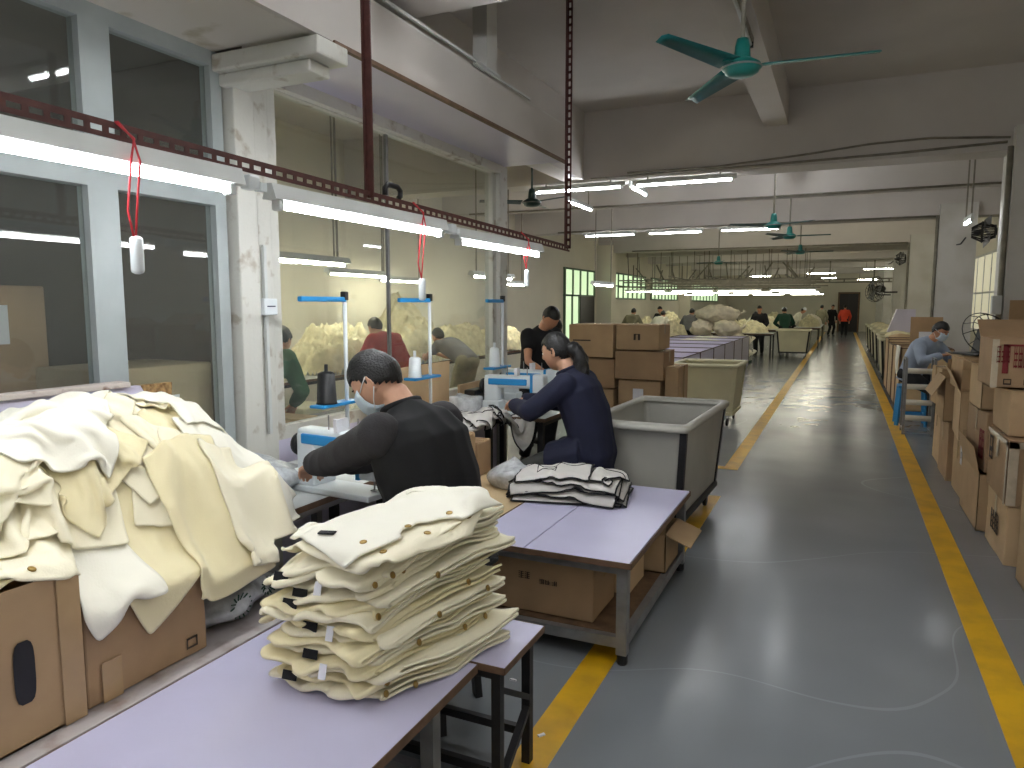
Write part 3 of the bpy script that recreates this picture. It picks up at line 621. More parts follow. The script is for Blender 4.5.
# second table in the aisle
t = worktable('plywood low table beside the wide lilac one, carrying two cartons', -2.36, -1.66, 3.42, 4.42, .498, top=M_wood, leg=M_dark, inset=.05)
t = worktable('wide lilac-topped low table with cartons on its lower shelf', -1.645, -.81, 3.05, 4.44, .5, split=[-1.33], leg=M_steel, inset=.045, shelf=.13, shelf_m=M_woodd, casters=True, lw=.05)
carton('printed brown carton on the lower shelf at the near end of the wide low table', -1.57, -1.02, 3.16, 3.52, .135, .42, m=M_card2, prints=(('-y', M_blkprint, glyphs(2, .3, .42, .6, .72, 5) + glyphs(3, .5, .68, .55, .63, 6)),), seed=12)
carton('open carton with a big flap sticking out of the low table toward the aisle', -1.3, -.85, 3.95, 4.3, .135, .36, m=M_card, open_=1, flaps=(('+x', -22), ('-x', 80), ('-y', 70)))
carton('upright tan carton in the middle of the low table shelf', -1.25, -.95, 3.56, 3.86, .135, .40, m=M_card3, seed=13)
tag(MB().bb(-.2, .2, -.12, .12, 0, .006).wob(.008, 4, 4).build('cardboard_sheet', M_card, loc=(-1.05, 3.38, .425)), 'flat cardboard scrap lying on the printed carton under the low table', 'cardboard')

# sewing tables along the partition (x -2.85 .. -1.95)
t = worktable('sewing table nearest the partition windows, under the cream garment pile', -2.84, -2.35, .35, 1.95, .76, top=M_lilac, leg=M_steel, inset=.05)
t = worktable('sewing table where the man in the black vest works', -2.84, -2.15, 2.02, 3.36, .76, top=M_white, leg=M_steel, inset=.05)
t = worktable('plywood-topped table between the man and the woman, covered with canvas pieces', -2.84, -2.37, 3.40, 4.95, .82, top=M_wood, leg=M_dark, inset=.06)
t = worktable('sewing table in front of the woman in navy', -2.84, -2.0, 4.97, 5.95, .80, top=M_white, leg=M_dark, inset=.05)
carton('tan carton on the plywood low table behind the man', -2.35, -2.18, 3.62, 4.18, .505, .81, m=M_card, tape=False, seed=14)
carton('smaller carton beside the tan one on the plywood low table', -2.36, -2.17, 4.20, 4.40, .505, .73, m=M_card2, tape=False, seed=15)
tag(MB().bb(-.01, .01, -.52, .52, 0, .38, bev=.003).wob(.01, 3, 3).build('upright_cardboard', M_card3, loc=(-2.8, 4.40, .83)), 'tall tan cardboard panel leaning on the glass behind the man', 'cardboard')
tag(MB().bb(-.01, .01, -.4, .4, 0, .2, bev=.003).wob(.01, 3, 3).build('upright_cardboard', M_card, loc=(-2.78, 5.45, .81)), 'low cardboard panel on the glass beyond the tall tan one', 'cardboard')
# lilac back board in front of the window, torn at its right end
t = thing('back_board', 'lilac back board under the left window, its right end torn to bare chipboard', 'board', (-2.74, .3, .765))
MB().poly([(0, -.8, 0), (0, 2.0, 0), (0, 1.98, .36), (0, 1.84, .54), (0, -.8, .54)], .03, (-1, 0, 0)).build('board', M_lilac, t)
MB().poly([(.003, 1.98, .34), (.003, 2.0, .54), (.003, 1.84, .54), (.003, 1.90, .44)], .028, (-1, 0, 0)).build('chipboard_core', mat('chipboard', s2l(176, 140, 92), .9, 0, 40, col2=s2l(110, 80, 48), bump=.6), t)
MB().bb(-.06, .02, -.8, 1.78, .54, .562, bev=.004).wob(.006, 12, 3).build('capping', mat('peeled_capping', s2l(196, 186, 178), .9, 0, 10, col2=s2l(126, 96, 80), lo=.35, hi=.45, detail=8), t)
p = tag(MB().bb(0, .002, -.11, .11, 0, .2).build('paper_sign', M_paper, loc=(-2.735, 1.66, 1.03)), 'white paper sign with two hand-drawn characters on the lilac back board', 'sign')
g = MB()
def stroke(a, b): g.beam((.003, a[0], a[1]), (.003, b[0], b[1]), .002, .009)
stroke((-.02, .04), (.10, .04)); 
for a, b in (((-.06, .05), (-.06, .15)), ((-.09, .1), (-.03, .1)), ((-.09, .05), (-.02, .05)), ((-.085, .05), (-.085, .09)), ((.01, .15), (.09, .15)), ((.04, .15), (.04, .05)), ((.04, .11), (.08, .11)), ((.0, .13), (.0, .05))): stroke(a, b)
g.build('characters', M_ink, p)

# cartons under the pile
carton('carton with a dark hand hole at the bottom left corner, lid flap open', -2.3, -1.89, .62, 1.245, .503, .93, m=M_card, open_=1, flaps=(('-x', 12), ('-y', 60)), hole=('+x', .155, .20, .027, .085), prints=(('+x', M_tape, [(.9, 1.0, .0, .98)]),))
carton('long low carton next to the hand-hole carton, half covered by hanging cream cloth', -2.3, -1.90, 1.26, 1.68, .503, .80, m=M_card2, seed=16, tape=True, prints=(('+x', M_tape, [(.1, .25, 0, .4)]), ('+x', M_blkprint, [(.8, .9, .1, .12), (.8, .9, .2, .22), (.8, .81, .1, .22), (.89, .9, .1, .22)])))
t = thing('polythene_bag', 'crumpled clear bag with green print, on the wooden bench beside the low carton', 'bag', (-2.05, 1.9, .505))
MB().ell((0, 0, .07), (.17, .19, .08), n=24, m=16).wob(.05, 9, 0, 3).build('bag', M_poly, t, True)
g = MB()
for i in range(14):
    a = i * .45; g.beam((.14, -.06 + .02 * math.cos(a), .08 + .02 * math.sin(a)), (.15, -.06 + .05 * math.cos(a), .08 + .045 * math.sin(a)), .004)
    g.beam((.13, .09 + .015 * math.cos(a), .1 + .015 * math.sin(a)), (.14, .09 + .04 * math.cos(a), .1 + .035 * math.sin(a)), .004)
g.build('print', M_dgreen, t)

# ================================================================ PLASTIC CARTS
def tub_cart(label, cx, cy, rz, L, Wd, z0, z1, taper=.86, m=M_tub, post=M_dark, rim=.03, group=None, fill=None, wheel=.05):
    t = thing('tub_cart', label, 'cart', (cx, cy, 0), rz, group)
    def ring(s, z, k=1.0):
        hx, hy = L / 2 * s, Wd / 2 * s; c = .05; o = []
        for (sx, sy) in ((1, 1), (-1, 1), (-1, -1), (1, -1)):
            cxx, cyy = sx * (hx * 1 - c), sy * (hy - c)
            base = {(1, 1): 0, (-1, 1): 90, (-1, -1): 180, (1, -1): 270}[(sx, sy)]
            for a in (0, 30, 60, 90): o.append((cxx + c * math.cos(R(base + a)), cyy + c * math.sin(R(base + a)), z))
        return o
    w = MB(); wt = .012
    w.loft([ring(taper, z0), ring(1.0, z1), ring(1.0 - 2 * wt / L, z1), ring(taper - 2 * wt / L, z0 + .01)]); w.build('tub', m, t)
    MB().loft([ring(1 + rim / L, z1 - .035), ring(1 + 2 * rim / L, z1 - .03), ring(1 + 2 * rim / L, z1), ring(1 + rim / L, z1 + .014), ring(1 - rim / L, z1 + .014), ring(1 - 2 * rim / L, z1), ring(1 - 2 * rim / L, z1 - .02)], caps=False).build('rim', m, t, True)
    for sx in (-1, 1):
        for sy in (-1, 1):
            p = MB(); a = Vector((sx * L / 2 * taper, sy * Wd / 2 * taper, z0 - .02)); b = Vector((sx * L / 2, sy * Wd / 2, z1 - .03)); off = Vector((sx * .008, sy * .008, 0))
            p.loft([[a + off + Vector(q) for q in ((0, 0, 0), (-sx * .045, 0, 0), (-sx * .045, -sy * .008, 0), (-sx * .008, -sy * .008, 0), (-sx * .008, -sy * .045, 0), (0, -sy * .045, 0))], [b + off + Vector(q) for q in ((0, 0, 0), (-sx * .045, 0, 0), (-sx * .045, -sy * .008, 0), (-sx * .008, -sy * .008, 0), (-sx * .008, -sy * .045, 0), (0, -sy * .045, 0))]])
            p.build('corner_post', post, t)
            c = MB(); px, py = sx * L / 2 * taper * .82, sy * Wd / 2 * taper * .82
            c.box((px, py, z0 - .05), (.05, .05, .012)).box((px - .022, py, z0 - .085), (.006, .04, .07)).box((px + .022, py, z0 - .085), (.006, .04, .07)); cs = c.build('caster', M_steel, t)
            MB().lathe([(.0, -.014), (wheel * .9, -.014), (wheel, -.008), (wheel, .008), (wheel * .9, .014), (0, .014)], (px, py, wheel), 16, M=Matrix.Rotation(PI / 2, 4, 'Y')).build('wheel', M_black, cs, True)
    f = MB(); a, b = L / 2 * taper, Wd / 2 * taper
    for s in (-1, 1): f.bb(-a, a, s * b - .02, s * b + .02, z0 - .045, z0 - .005).bb(s * a - .02, s * a + .02, -b, b, z0 - .045, z0 - .005)
    f.build('base_frame', post, t)
    if fill:
        n = MB(); n.ell((0, 0, z0 + (z1 - z0) * .75), (L * .42, Wd * .42, (z1 - z0) * .38), n=28, m=18).wob(.06, 6, 0, 4); n.build('cloth_fill', fill, t, True)
    return t
tub_cart('big empty grey plastic cart with black corner posts beside the woman in navy', -1.23, 5.46, R(-2), .70, 1.42, .2, .845)
tub_cart('cream plastic cart behind the big grey one, in front of the lilac bins', -1.68, 10.45, R(0), .86, .95, .2, .84, m=M_tub2, post=M_tub2)
tub_cart('cream cart standing alone in the aisle in front of the far tables', -1.35, 24.3, R(0), .95, 1.3, .22, .88, m=M_tub2)
for i, (x, y, lb) in enumerate(((1.15, 17.3, 'nearest'), (1.2, 19.2, 'second'), (1.2, 21.6, 'third'), (1.2, 24.0, 'fourth'), (1.2, 26.5, 'fifth'), (1.2, 29.0, 'farthest'))):
    tub_cart('%s full cart in the row along the right yellow line' % lb, x, y, R(0), .8, 1.5, .2, .95, m=M_tub2, fill=M_knit if i > 0 else M_card3, group=None)
# open board bins at the right in front of those carts
def board_bin(label, x0, x1, y0, y1, z1, m, em=M_edge, lean=0, fill=None, name='board_bin'):
    t = thing(name, label, 'bin', ((x0 + x1) / 2, (y0 + y1) / 2, 0)); hx, hy = (x1 - x0) / 2, (y1 - y0) / 2; w = .018
    b = MB().bb(-hx, hx, -hy, -hy + w, .06, z1).bb(-hx, hx, hy - w, hy, .06, z1).bb(-hx, -hx + w, -hy, hy, .06, z1).bb(hx - w, hx, -hy, hy, .06, z1).bb(-hx, hx, -hy, hy, .06, .08)
    for sx in (-1, 1):
        for sy in (-1, 1): b.bb(sx * (hx - .06) - .03, sx * (hx - .06) + .03, sy * (hy - .06) - .03, sy * (hy - .06) + .03, 0, .06)
    b.build('panels', m, t)
    e = MB()
    for s in (-1, 1): e.bb(-hx, hx, s * hy - s * .018, s * (hy + .003), z1, z1 + .012).bb(s * hx - s * .018, s * (hx + .003), -hy, hy, z1, z1 + .012)
    for sx in (-1, 1):
        for sy in (-1, 1): e.bb(sx * (hx + .003) - .005, sx * (hx + .003) + .005, sy * hy - .01, sy * hy + .01, .06, z1)
    e.build('edging', em, t)
    if fill: MB().ell((0, 0, z1 - .2), (hx * .9, hy * .9, .22), n=24, m=12).wob(.06, 6, 0, 2).build('cloth_fill', fill, t, True)
    return t
ys = [11.2 + i * 1.43 for i in range(7)]
for i, a in enumerate(ys[:-1]):
    board_bin('lilac board bin with brown edges, %s in the left row of six' % ('first and nearest', 'second', 'third', 'fourth', 'fifth', 'sixth and farthest')[i], -4.0, -2.2, a, a + 1.40, .83, M_lilac, mat('dark_brown_edge', s2l(70, 48, 40), .6), fill=M_creamw if i > 3 else None)
for i, (a, b, z, m) in enumerate(((12.2, 13.0, 1.0, M_card3), (13.1, 13.9, .98, M_card3), (14.1, 15.2, .95, M_wood), (15.3, 16.3, 1.0, M_card3))):
    board_bin('tan board bin, %s beyond the seated man at the right line' % ('first', 'second', 'third', 'fourth')[i], .82, 1.5, a, b, z, m, M_edge)
tag(MB().bb(-.01, .01, -.16, .16, 0, .42).wob(.02, 4, 3).build('hanging_cloth', M_creamw, loc=(.79, 12.35, .62)), 'pale cloth hung over the corner of the first tan bin', 'cloth')
tag(MB().poly([(-.28, 0, 0), (.3, 0, 0), (.3, 0, .55), (-.1, 0, .55)], .35, (0, 1, 0)).build('lilac_board', M_lilac, loc=(1.28, 19.6, 1.0)), 'lilac slanted board box standing on the carts before the far columns', 'board')
# cartons behind the woman
for i, (x0, x1, z0, z1, lb) in enumerate(((-2.66, -2.2, 0, .38, 'bottom of the left column'), (-2.66, -2.2, .4, .74, 'second from the floor in the left column'), (-2.66, -2.2, .76, 1.07, 'third from the floor in the left column'), (-2.7, -2.2, 1.09, 1.44, 'top of the left column'),
                                       (-2.15, -1.68, 0, .5, 'bottom of the right column'), (-2.15, -1.70, .52, .85, 'second from the floor in the right column'), (-2.18, -1.66, .87, 1.16, 'third from the floor in the right column'), (-2.18, -1.72, 1.18, 1.44, 'top of the right column'))):
    carton('brown carton behind the woman in navy, ' + lb, x0, x1, 7.4 + (i % 3) * .03, 7.95, z0, z1, m=(M_card2, M_card)[i % 2], seed=20 + i, tapem=M_ctape,
           prints=((('-y', M_paper, [(.35, .6, .3, .75)]),) if i == 5 else (('-y', M_blkprint, [(.42, .47, .4, .65), (.52, .57, .4, .65), (.46, .53, .62, .65)]),) if i == 7 else (('-y', M_blkprint, [(.1, .5, .5, .54)]),) if i == 3 else ()))
carton('brown carton leaning behind the right column of cartons', -1.66, -1.52, 7.5, 8.0, .0, 1.0, m=M_card, seed=31)

# far garment net bags
for i, (x, y, z, rx, ry, rz_, lb) in enumerate(((-3.35, 21.9, 1.38, .66, .42, .27, 'top bag'), (-3.75, 21.7, .97, .36, .38, .27, 'left bag of the middle layer'), (-3.05, 21.8, .97, .42, .4, .27, 'right bag of the middle layer'), (-2.75, 21.9, .62, .38, .4, .22, 'second bag up at the aisle side'), (-2.75, 21.9, .24, .42, .42, .22, 'lowest bag at the aisle side'), (-3.7, 22, .42, .5, .45, .40, 'hidden bottom bag'))):
    b = MB().ell((0, 0, 0), (rx * .93, ry * .9, rz_ * .93), n=48, m=32).wob(.09, 4, 0, i).wob(.03, 14, 0, i).wob(.012, 34, 0, i)
    b.tube([(rx * .9, 0, 0), (rx * 1.1, 0, .04), (rx * 1.15, .03, .1)], [.06, .03, .06], 8)
    tag(b.build('net_bag', M_netbag, smooth=True, loc=(x, y, z)), 'stuffed cream net bag in the far pile, ' + lb, 'bag')
tag(MB().bb(-.5, .5, -.4, .4, 0, .04).bb(-.5, -.42, -.4, .4, -.0, .0).build('pallet', M_dgreen, loc=(-2.85, 21.6, 0)), 'green pallet under the net bags', 'pallet')
# far tables with heaps, one heap each
def heap(label, x, y, z, rx, ry, h, m=M_knit, seed=0):
    b = MB(); bmesh.ops.create_grid(b.bm, x_segments=60, y_segments=52, size=1)
    for v in b.bm.verts:
        q = math.hypot(v.co.x, v.co.y); f = max(0, 1 - q ** 2.2); n_ = noise.fractal(Vector((v.co.x * 3 * rx, v.co.y * 3 * ry, seed * 5.1)), 1, 2, 4)
        r_ = noise.ridged_multi_fractal(Vector((v.co.x * 5 * rx, v.co.y * 5 * ry, seed * 2.1)), 1, 2, 3, 1, 2)
        r2 = noise.noise(Vector((v.co.x * 16 * rx, v.co.y * 16 * ry, seed * 1.3))); v.co = Vector((v.co.x * rx, v.co.y * ry, h * f ** .8 * (.75 + .3 * n_) + (.08 * r_ * h + .055 * (1 - 2.5 * abs(r2))) * min(1, f * 4)))
    bmesh.ops.delete(b.bm, geom=[v for v in b.bm.verts if v.co.z <= 0.002 and math.hypot(v.co.x / rx, v.co.y / ry) > 1.02], context='VERTS')
    return tag(b.build('garment_heap', m, smooth=True, loc=(x, y, z)), label, 'garments', kind='stuff')
def longtable(label, x0, x1, y0, y1, z=.78, m=M_white):
    return worktable(label, x0, x1, y0, y1, z, top=m, leg=M_dark, inset=.06, name='long_table', rails=True)
for i, (yy, lb) in enumerate(((23.2, 'front'), (27.0, 'second'), (31.0, 'third'))):
    longtable('%s long table across the far part of the hall, heaped with cream garments' % lb, -6.6, -1.9, yy, yy + 1.1)
    for j, x in enumerate((-6.0, -5.1, -4.2, -3.2, -2.5)):
        heap('cream garment heap on the %s far table, %s' % (lb, ('leftmost', 'second from left', 'in the middle', 'second from right', 'rightmost')[j]), x, yy + .55, .785, .44, .44, (.5, .62, .4, .45, .34)[(i + j) % 5], seed=i * 5 + j)
longtable('white table at the aisle side of the far hall, cream cloth hanging off it', -1.7, -.75, 30.0, 36.0)
heap('cream garment heap on the white aisle-side far table', -1.2, 31.5, .785, .42, 1.2, .4, seed=31)
heap('pale garment heap farther along the white aisle-side far table', -1.2, 34.5, .785, .42, 1.0, .45, m=M_netbag, seed=32)
# cream heap at the front of the bins
heap('pointed cream heap in front of the grey-shirted far worker', -4.6, 20.9, .0, .9, .7, 1.25, seed=40)
# next hall, seen through the clear glass: long table lengthwise with heaps
longtable('long dark-legged table in the next hall behind the glass', -6.4, -5.42, 4.9, 13.0, .82)
for j, (y, h) in enumerate(((5.7, .42), (7.4, .62), (9.0, .95), (10.6, .55), (12.2, .45))):
    heap('cream garment heap in the next hall, %s along the table' % ('first', 'second', 'third and tallest', 'fourth', 'fifth')[j], -5.85, y, .825, .5, .8, h, seed=50 + j)
tag(MB().bb(-5.25, -4.85, 5.6, 6.1, 0, .62, bev=.02).build('storage_box', M_tub2), 'cream crate on the floor of the next hall', 'crate')
tag(MB().bb(-5.2, -4.7, 7.3, 8.0, 0, .62, bev=.02).build('storage_box', M_black), 'black crate on the floor of the next hall', 'crate')
carton('tan carton heap end in the next hall, below the green-clad worker', -3.5, -3.12, 3.3, 3.75, .0, .92, m=M_card)
longtable('grey table just behind the clear glass in the next hall', -4.2, -3.15, 4.85, 6.3, .70, m=M_greycloth)
for j, (x, y) in enumerate(((-3.6, 5.15), (-3.5, 5.9))):
    heap('low cream garment heap behind the clear glass, %s one' % ('near', 'far')[j], x, y, .705, .3, .4, .12, m=M_creamw, seed=60 + j)

# ================================================================ SEWING MACHINES AND THREAD STANDS
def sewing_machine(label, loc, rz, blue=M_blue):
    """base along local Y, needle head at -Y"""
    t = thing('sewing_machine', label, 'sewing machine', loc, rz)
    MB().bb(-.09, .09, -.25, .25, 0, .03, bev=.006).bb(-.075, .075, .1, .25, .03, .1, bev=.01).build('bed', M_mach, t)
    MB().bb(-.055, .055, .12, .24, .03, .28, bev=.02).bb(-.05, .05, -.2, .24, .2, .30, bev=.02).build('arm', M_mach, t, True)
    MB().bb(-.058, .058, -.26, -.15, .09, .31, bev=.015).build('head', M_mach, t)
    MB().bb(-.061, .061, -.12, .2, .225, .275, bev=.008).bb(-.0605, .0605, -.17, -.148, .09, .31).build('trim_band', blue, t)
    for z in (.13, .19): MB().lathe([(0, 0), (.012, 0), (.012, .012), (0, .012)], (.062, -.21, z), 12, M=Matrix.Rotation(PI / 2, 4, 'Y')).build('dial', M_black, t)
    MB().tube([(0, -.21, .09), (0, -.21, .035)], .004, 6).bb(-.012, .012, -.225, -.195, .033, .038).build('needle_bar', M_steel, t)
    MB().lathe([(0, 0), (.055, 0), (.06, .01), (.055, .03), (0, .035)], (0, .245, .21), 20, M=Matrix.Rotation(-PI / 2, 4, 'X')).build('handwheel', M_black, t, True)
    MB().tube([(.02, -.1, .3), (.02, -.1, .36)], .004, 6).build('thread_pin', M_steel, t); MB().tube([(-.02, .05, .3), (-.02, .05, .37)], .004, 6).build('thread_pin', M_steel, t)
    MB().box((-.02, -.03, .33), (.08, .02, .06)).wob(.006, 20, 1).build('cloth_scrap', M_paper, t)
    return t
sewing_machine('white and blue sewing machine in front of the man in the black vest', (-2.14, 2.72, .762), R(84))
sewing_machine('white sewing machine in front of the woman in navy, left of her hands', (-2.32, 5.12, .803), R(95))
sewing_machine('white sewing machine behind the first one at the woman\'s table', (-2.40, 5.62, .803), R(90))
def thread_stand(label, x, y, z0=.762, h=.92, arm=.38, cones=((M_black, -.14, .40),), rz=0):
    t = thing('thread_stand', label, 'thread stand', (x, y, z0), rz)
    MB().tube([(0, 0, 0), (0, 0, h)], .012, 8).build('pole', M_mach, t, True)
    MB().box((0, -arm / 2, h), (.03, arm, .028), bev=.006).build('guide_arm', M_blue, t)
    MB().box((0, 0, h + .02), (.035, .035, .05), bev=.005).build('clamp', M_black, t)
    MB().box((0, -.1, .33), (.1, .34, .018), bev=.006).build('spool_tray', M_blue, t)
    return t
def thread_cone(label, loc, m, h=.17, r=.045):
    return tag(MB().lathe([(0, 0), (r + .004, 0), (r, .01), (r * .85, h - .01), (r * .5, h), (.01, h), (.01, h + .04), (0, h + .04)], n=20).build('thread_cone', m, smooth=True, loc=loc), label, 'thread')
thread_stand('blue-armed thread stand beside the glass, above the man', -2.6, 3.38)
thread_stand('second blue-armed thread stand, at the middle of the clear glass', -2.62, 4.35, z0=.822, h=.86)
thread_stand('third blue-armed thread stand, near the far post of the glass', -2.6, 5.5, z0=.803, h=.88, arm=.3)
thread_cone('black thread cone on the first blue tray beside the glass', (-2.6, 3.2, 1.102), M_black, .18, .055)
thread_cone('white thread cone on the third blue tray beside the glass post', (-2.6, 5.34, 1.143), M_mach, .16, .045)
thread_cone('white thread cone on the second blue tray at the middle of the glass', (-2.62, 4.15, 1.162), M_mach, .14, .045)
# small items on the sewing tables
tag(MB().box((0, 0, .07), (.22, .2, .14), bev=.02).wob(.03, 9, 2, 8).build('polythene_bag', M_poly, smooth=True, loc=(-2.55, 4.75, .825)), 'crumpled white plastic bag at the back of the plywood table', 'bag')
tag(MB().ell((0, 0, .06), (.26, .4, .10), n=28, m=16).wob(.06, 8, 0, 5).build('polythene_bag', M_poly, smooth=True, loc=(-2.55, 2.42, .765)), 'large crumpled clear bag between the garment pile and the sewing machine', 'bag')
tag(MB().ell((0, 0, .06), (.16, .16, .09), n=20, m=12).wob(.04, 10, 0, 9).build('polythene_bag', M_poly, smooth=True, loc=(-1.85, 4.1, .503)), 'clear bag on the inner end of the wide low table', 'bag')
tag(MB().box((0, 0, .09), (.1, .22, .18), bev=.01).build('black_box', M_black, loc=(-2.65, 5.1, .803)), 'black box under the third thread stand', 'box')

# stool, rack and rolls at the right
def stool(label, loc, m, h=.46, w=.30, cat='stool'):
    t = thing('stool', label, cat, loc)
    MB().bb(-w / 2, w / 2, -w / 2, w / 2, h - .03, h, bev=.01).build('seat', m, t)
    for sx in (-1, 1):
        for sy in (-1, 1): MB().beam((sx * w * .42, sy * w * .42, h - .03), (sx * w * .5, sy * w * .5, 0), .05, .03).build('leg', m, t)
    MB().bb(-w * .45, w * .45, -w * .46, -w * .42, .12, .16).bb(-w * .45, w * .45, w * .42, w * .46, .12, .16).bb(-w * .46, -w * .42, -w * .45, w * .45, .12, .16).bb(w * .42, w * .46, -w * .45, w * .45, .12, .16).build('stretcher', m, t)
    return t
stool('blue plastic stool under the seated man at the right', (.92, 11.3, 0), M_bluestool, h=.55, w=.36)
stool('dark padded stool under the man in the black vest', (-1.50, 2.42, 0), M_dark, h=.49, w=.32)
stool('dark stool under the woman in navy', (-1.38, 3.98 + .35, 0), M_dark, h=.54, w=.34) if False else None
t = thing('roll_rack', 'grey metal rack with white rolls beside the blue stool', 'rack', (.93, 10.4, 0))
f = MB()
for s in (-1, 1):
    f.beam((s * .16, -.03, 0), (s * .16, -.03, .98), .03).beam((s * .16, .3, 0), (s * .16, .3, .98), .03).beam((s * .16, -.03, .97), (s * .16, .3, .97), .025).beam((s * .16, -.03, .06), (s * .16, .3, .06), .025)
f.beam((-.16, -.03, .04), (.16, -.03, .04), .025).build('frame', M_steel, t)
for z in (.22, .42, .62, .82): MB().tube([(-.145, -.03, z), (.145, -.03, z)], .035, 12).build('roll', M_roll, t, True)
# floor scraps
for i, (x, y) in enumerate(((-1.25, 2.75), (-.98, 2.42))):
    tag(MB().box((0, 0, .004), (.03, .012, .006), rot=(0, 0, i)).wob(.004, 60, 1).build('paper_scrap', M_paper, loc=(x, y, 0)), ('tiny white scrap on the grey floor beside the low table', 'tiny white scrap on the yellow line near the end table')[i], 'scrap')
# industrial wall fans on the right columns
def wall_fan(label, loc, rz, r=.34):
    t = thing('wall_fan', label, 'fan', loc, rz)
    g = MB()
    for a in range(16):
        an = 2 * PI * a / 16; g.tube([(0, -.13, 0), (r * .6 * math.cos(an), -.12, r * .6 * math.sin(an)), (r * math.cos(an), 0, r * math.sin(an)), (r * .5 * math.cos(an), .1, r * .5 * math.sin(an))], .006, 4)
    for rr, y in ((r, 0), (r * .6, -.12), (r * .3, -.13)): g.tube([(rr * math.cos(2 * PI * i / 24), y, rr * math.sin(2 * PI * i / 24)) for i in range(25)], .01, 5)
    g.build('guard', M_dark, t)
    b = MB()
    for k in range(3):
        a0 = k * 2 * PI / 3
        b.loft([[Vector((s * math.cos(a0 + da), -.05 + dy, s * math.sin(a0 + da))) for da, dy in ((-.35, -.03), (.35, .03), (.35, .035), (-.35, -.025))] for s in (.05, .18, r * .9)])
    b.build('blade', M_steel, t)
    MB().ell((0, r * .35, 0), (r * .28, r * .45, r * .28)).build('motor', M_dark, t, True)
    MB().tube([(0, .15, -.05), (0, .15 + r * .4, -.12), (r, .15 + r * .8, -.12)], r * .07, 8).build('bracket', M_dark, t, True)
    return t
wall_fan('big black wall fan on the far right columns, tilted down to the aisle', (1.0, 27.6, 2.2), R(-60), .42)
wall_fan('second black wall fan behind the first on the far right columns', (1.2, 34.2, 2.2), R(-30), .42)
wall_fan('small black wall fan beside the pipes of the nearest white column', (1.36, 9.5, 2.45), R(80), .11)
wall_fan('small black wall fan high on the third column', (1.3, 21.5, 2.85), R(80), .17)
# ================================================================ CLOTH (position-based, draped on a height field)
class HF:
    def __init__(s, x0, x1, y0, y1, fn, res=.015):
        s.x0, s.y0, s.res = x0, y0, res; s.nx, s.ny = int((x1 - x0) / res), int((y1 - y0) / res)
        X, Y = np.meshgrid(x0 + res * np.arange(s.nx), y0 + res * np.arange(s.ny), indexing='ij'); s.H = fn(X, Y).astype(float)
    def at(s, p):
        u = np.clip((p[:, 0] - s.x0) / s.res, 0, s.nx - 1.001); v = np.clip((p[:, 1] - s.y0) / s.res, 0, s.ny - 1.001)
        i = u.astype(int); j = v.astype(int); a = u - i; b = v - j; H = s.H
        return (H[i, j] * (1 - a) * (1 - b) + H[i + 1, j] * a * (1 - b) + H[i, j + 1] * (1 - a) * b + H[i + 1, j + 1] * a * b)
    def add(s, P, th):
        n, m = P.shape[:2]
        for a in np.linspace(0, 1, 4):
            for b in np.linspace(0, 1, 4):
                q = (P[:-1, :-1] * (1 - a) * (1 - b) + P[1:, :-1] * a * (1 - b) + P[:-1, 1:] * (1 - a) * b + P[1:, 1:] * a * b).reshape(-1, 3)
                i = ((q[:, 0] - s.x0) / s.res + .5).astype(int); j = ((q[:, 1] - s.y0) / s.res + .5).astype(int)
                k = (i >= 0) & (i < s.nx) & (j >= 0) & (j < s.ny)
                np.maximum.at(s.H, (i[k], j[k]), q[k, 2] + th)
def drape(hf, c, size, rz, seed, crumple=.8, *a_, pleat=0, **k_):
    return drape_(hf, c, size, rz, seed, crumple, *a_, pleat=pleat, **k_)
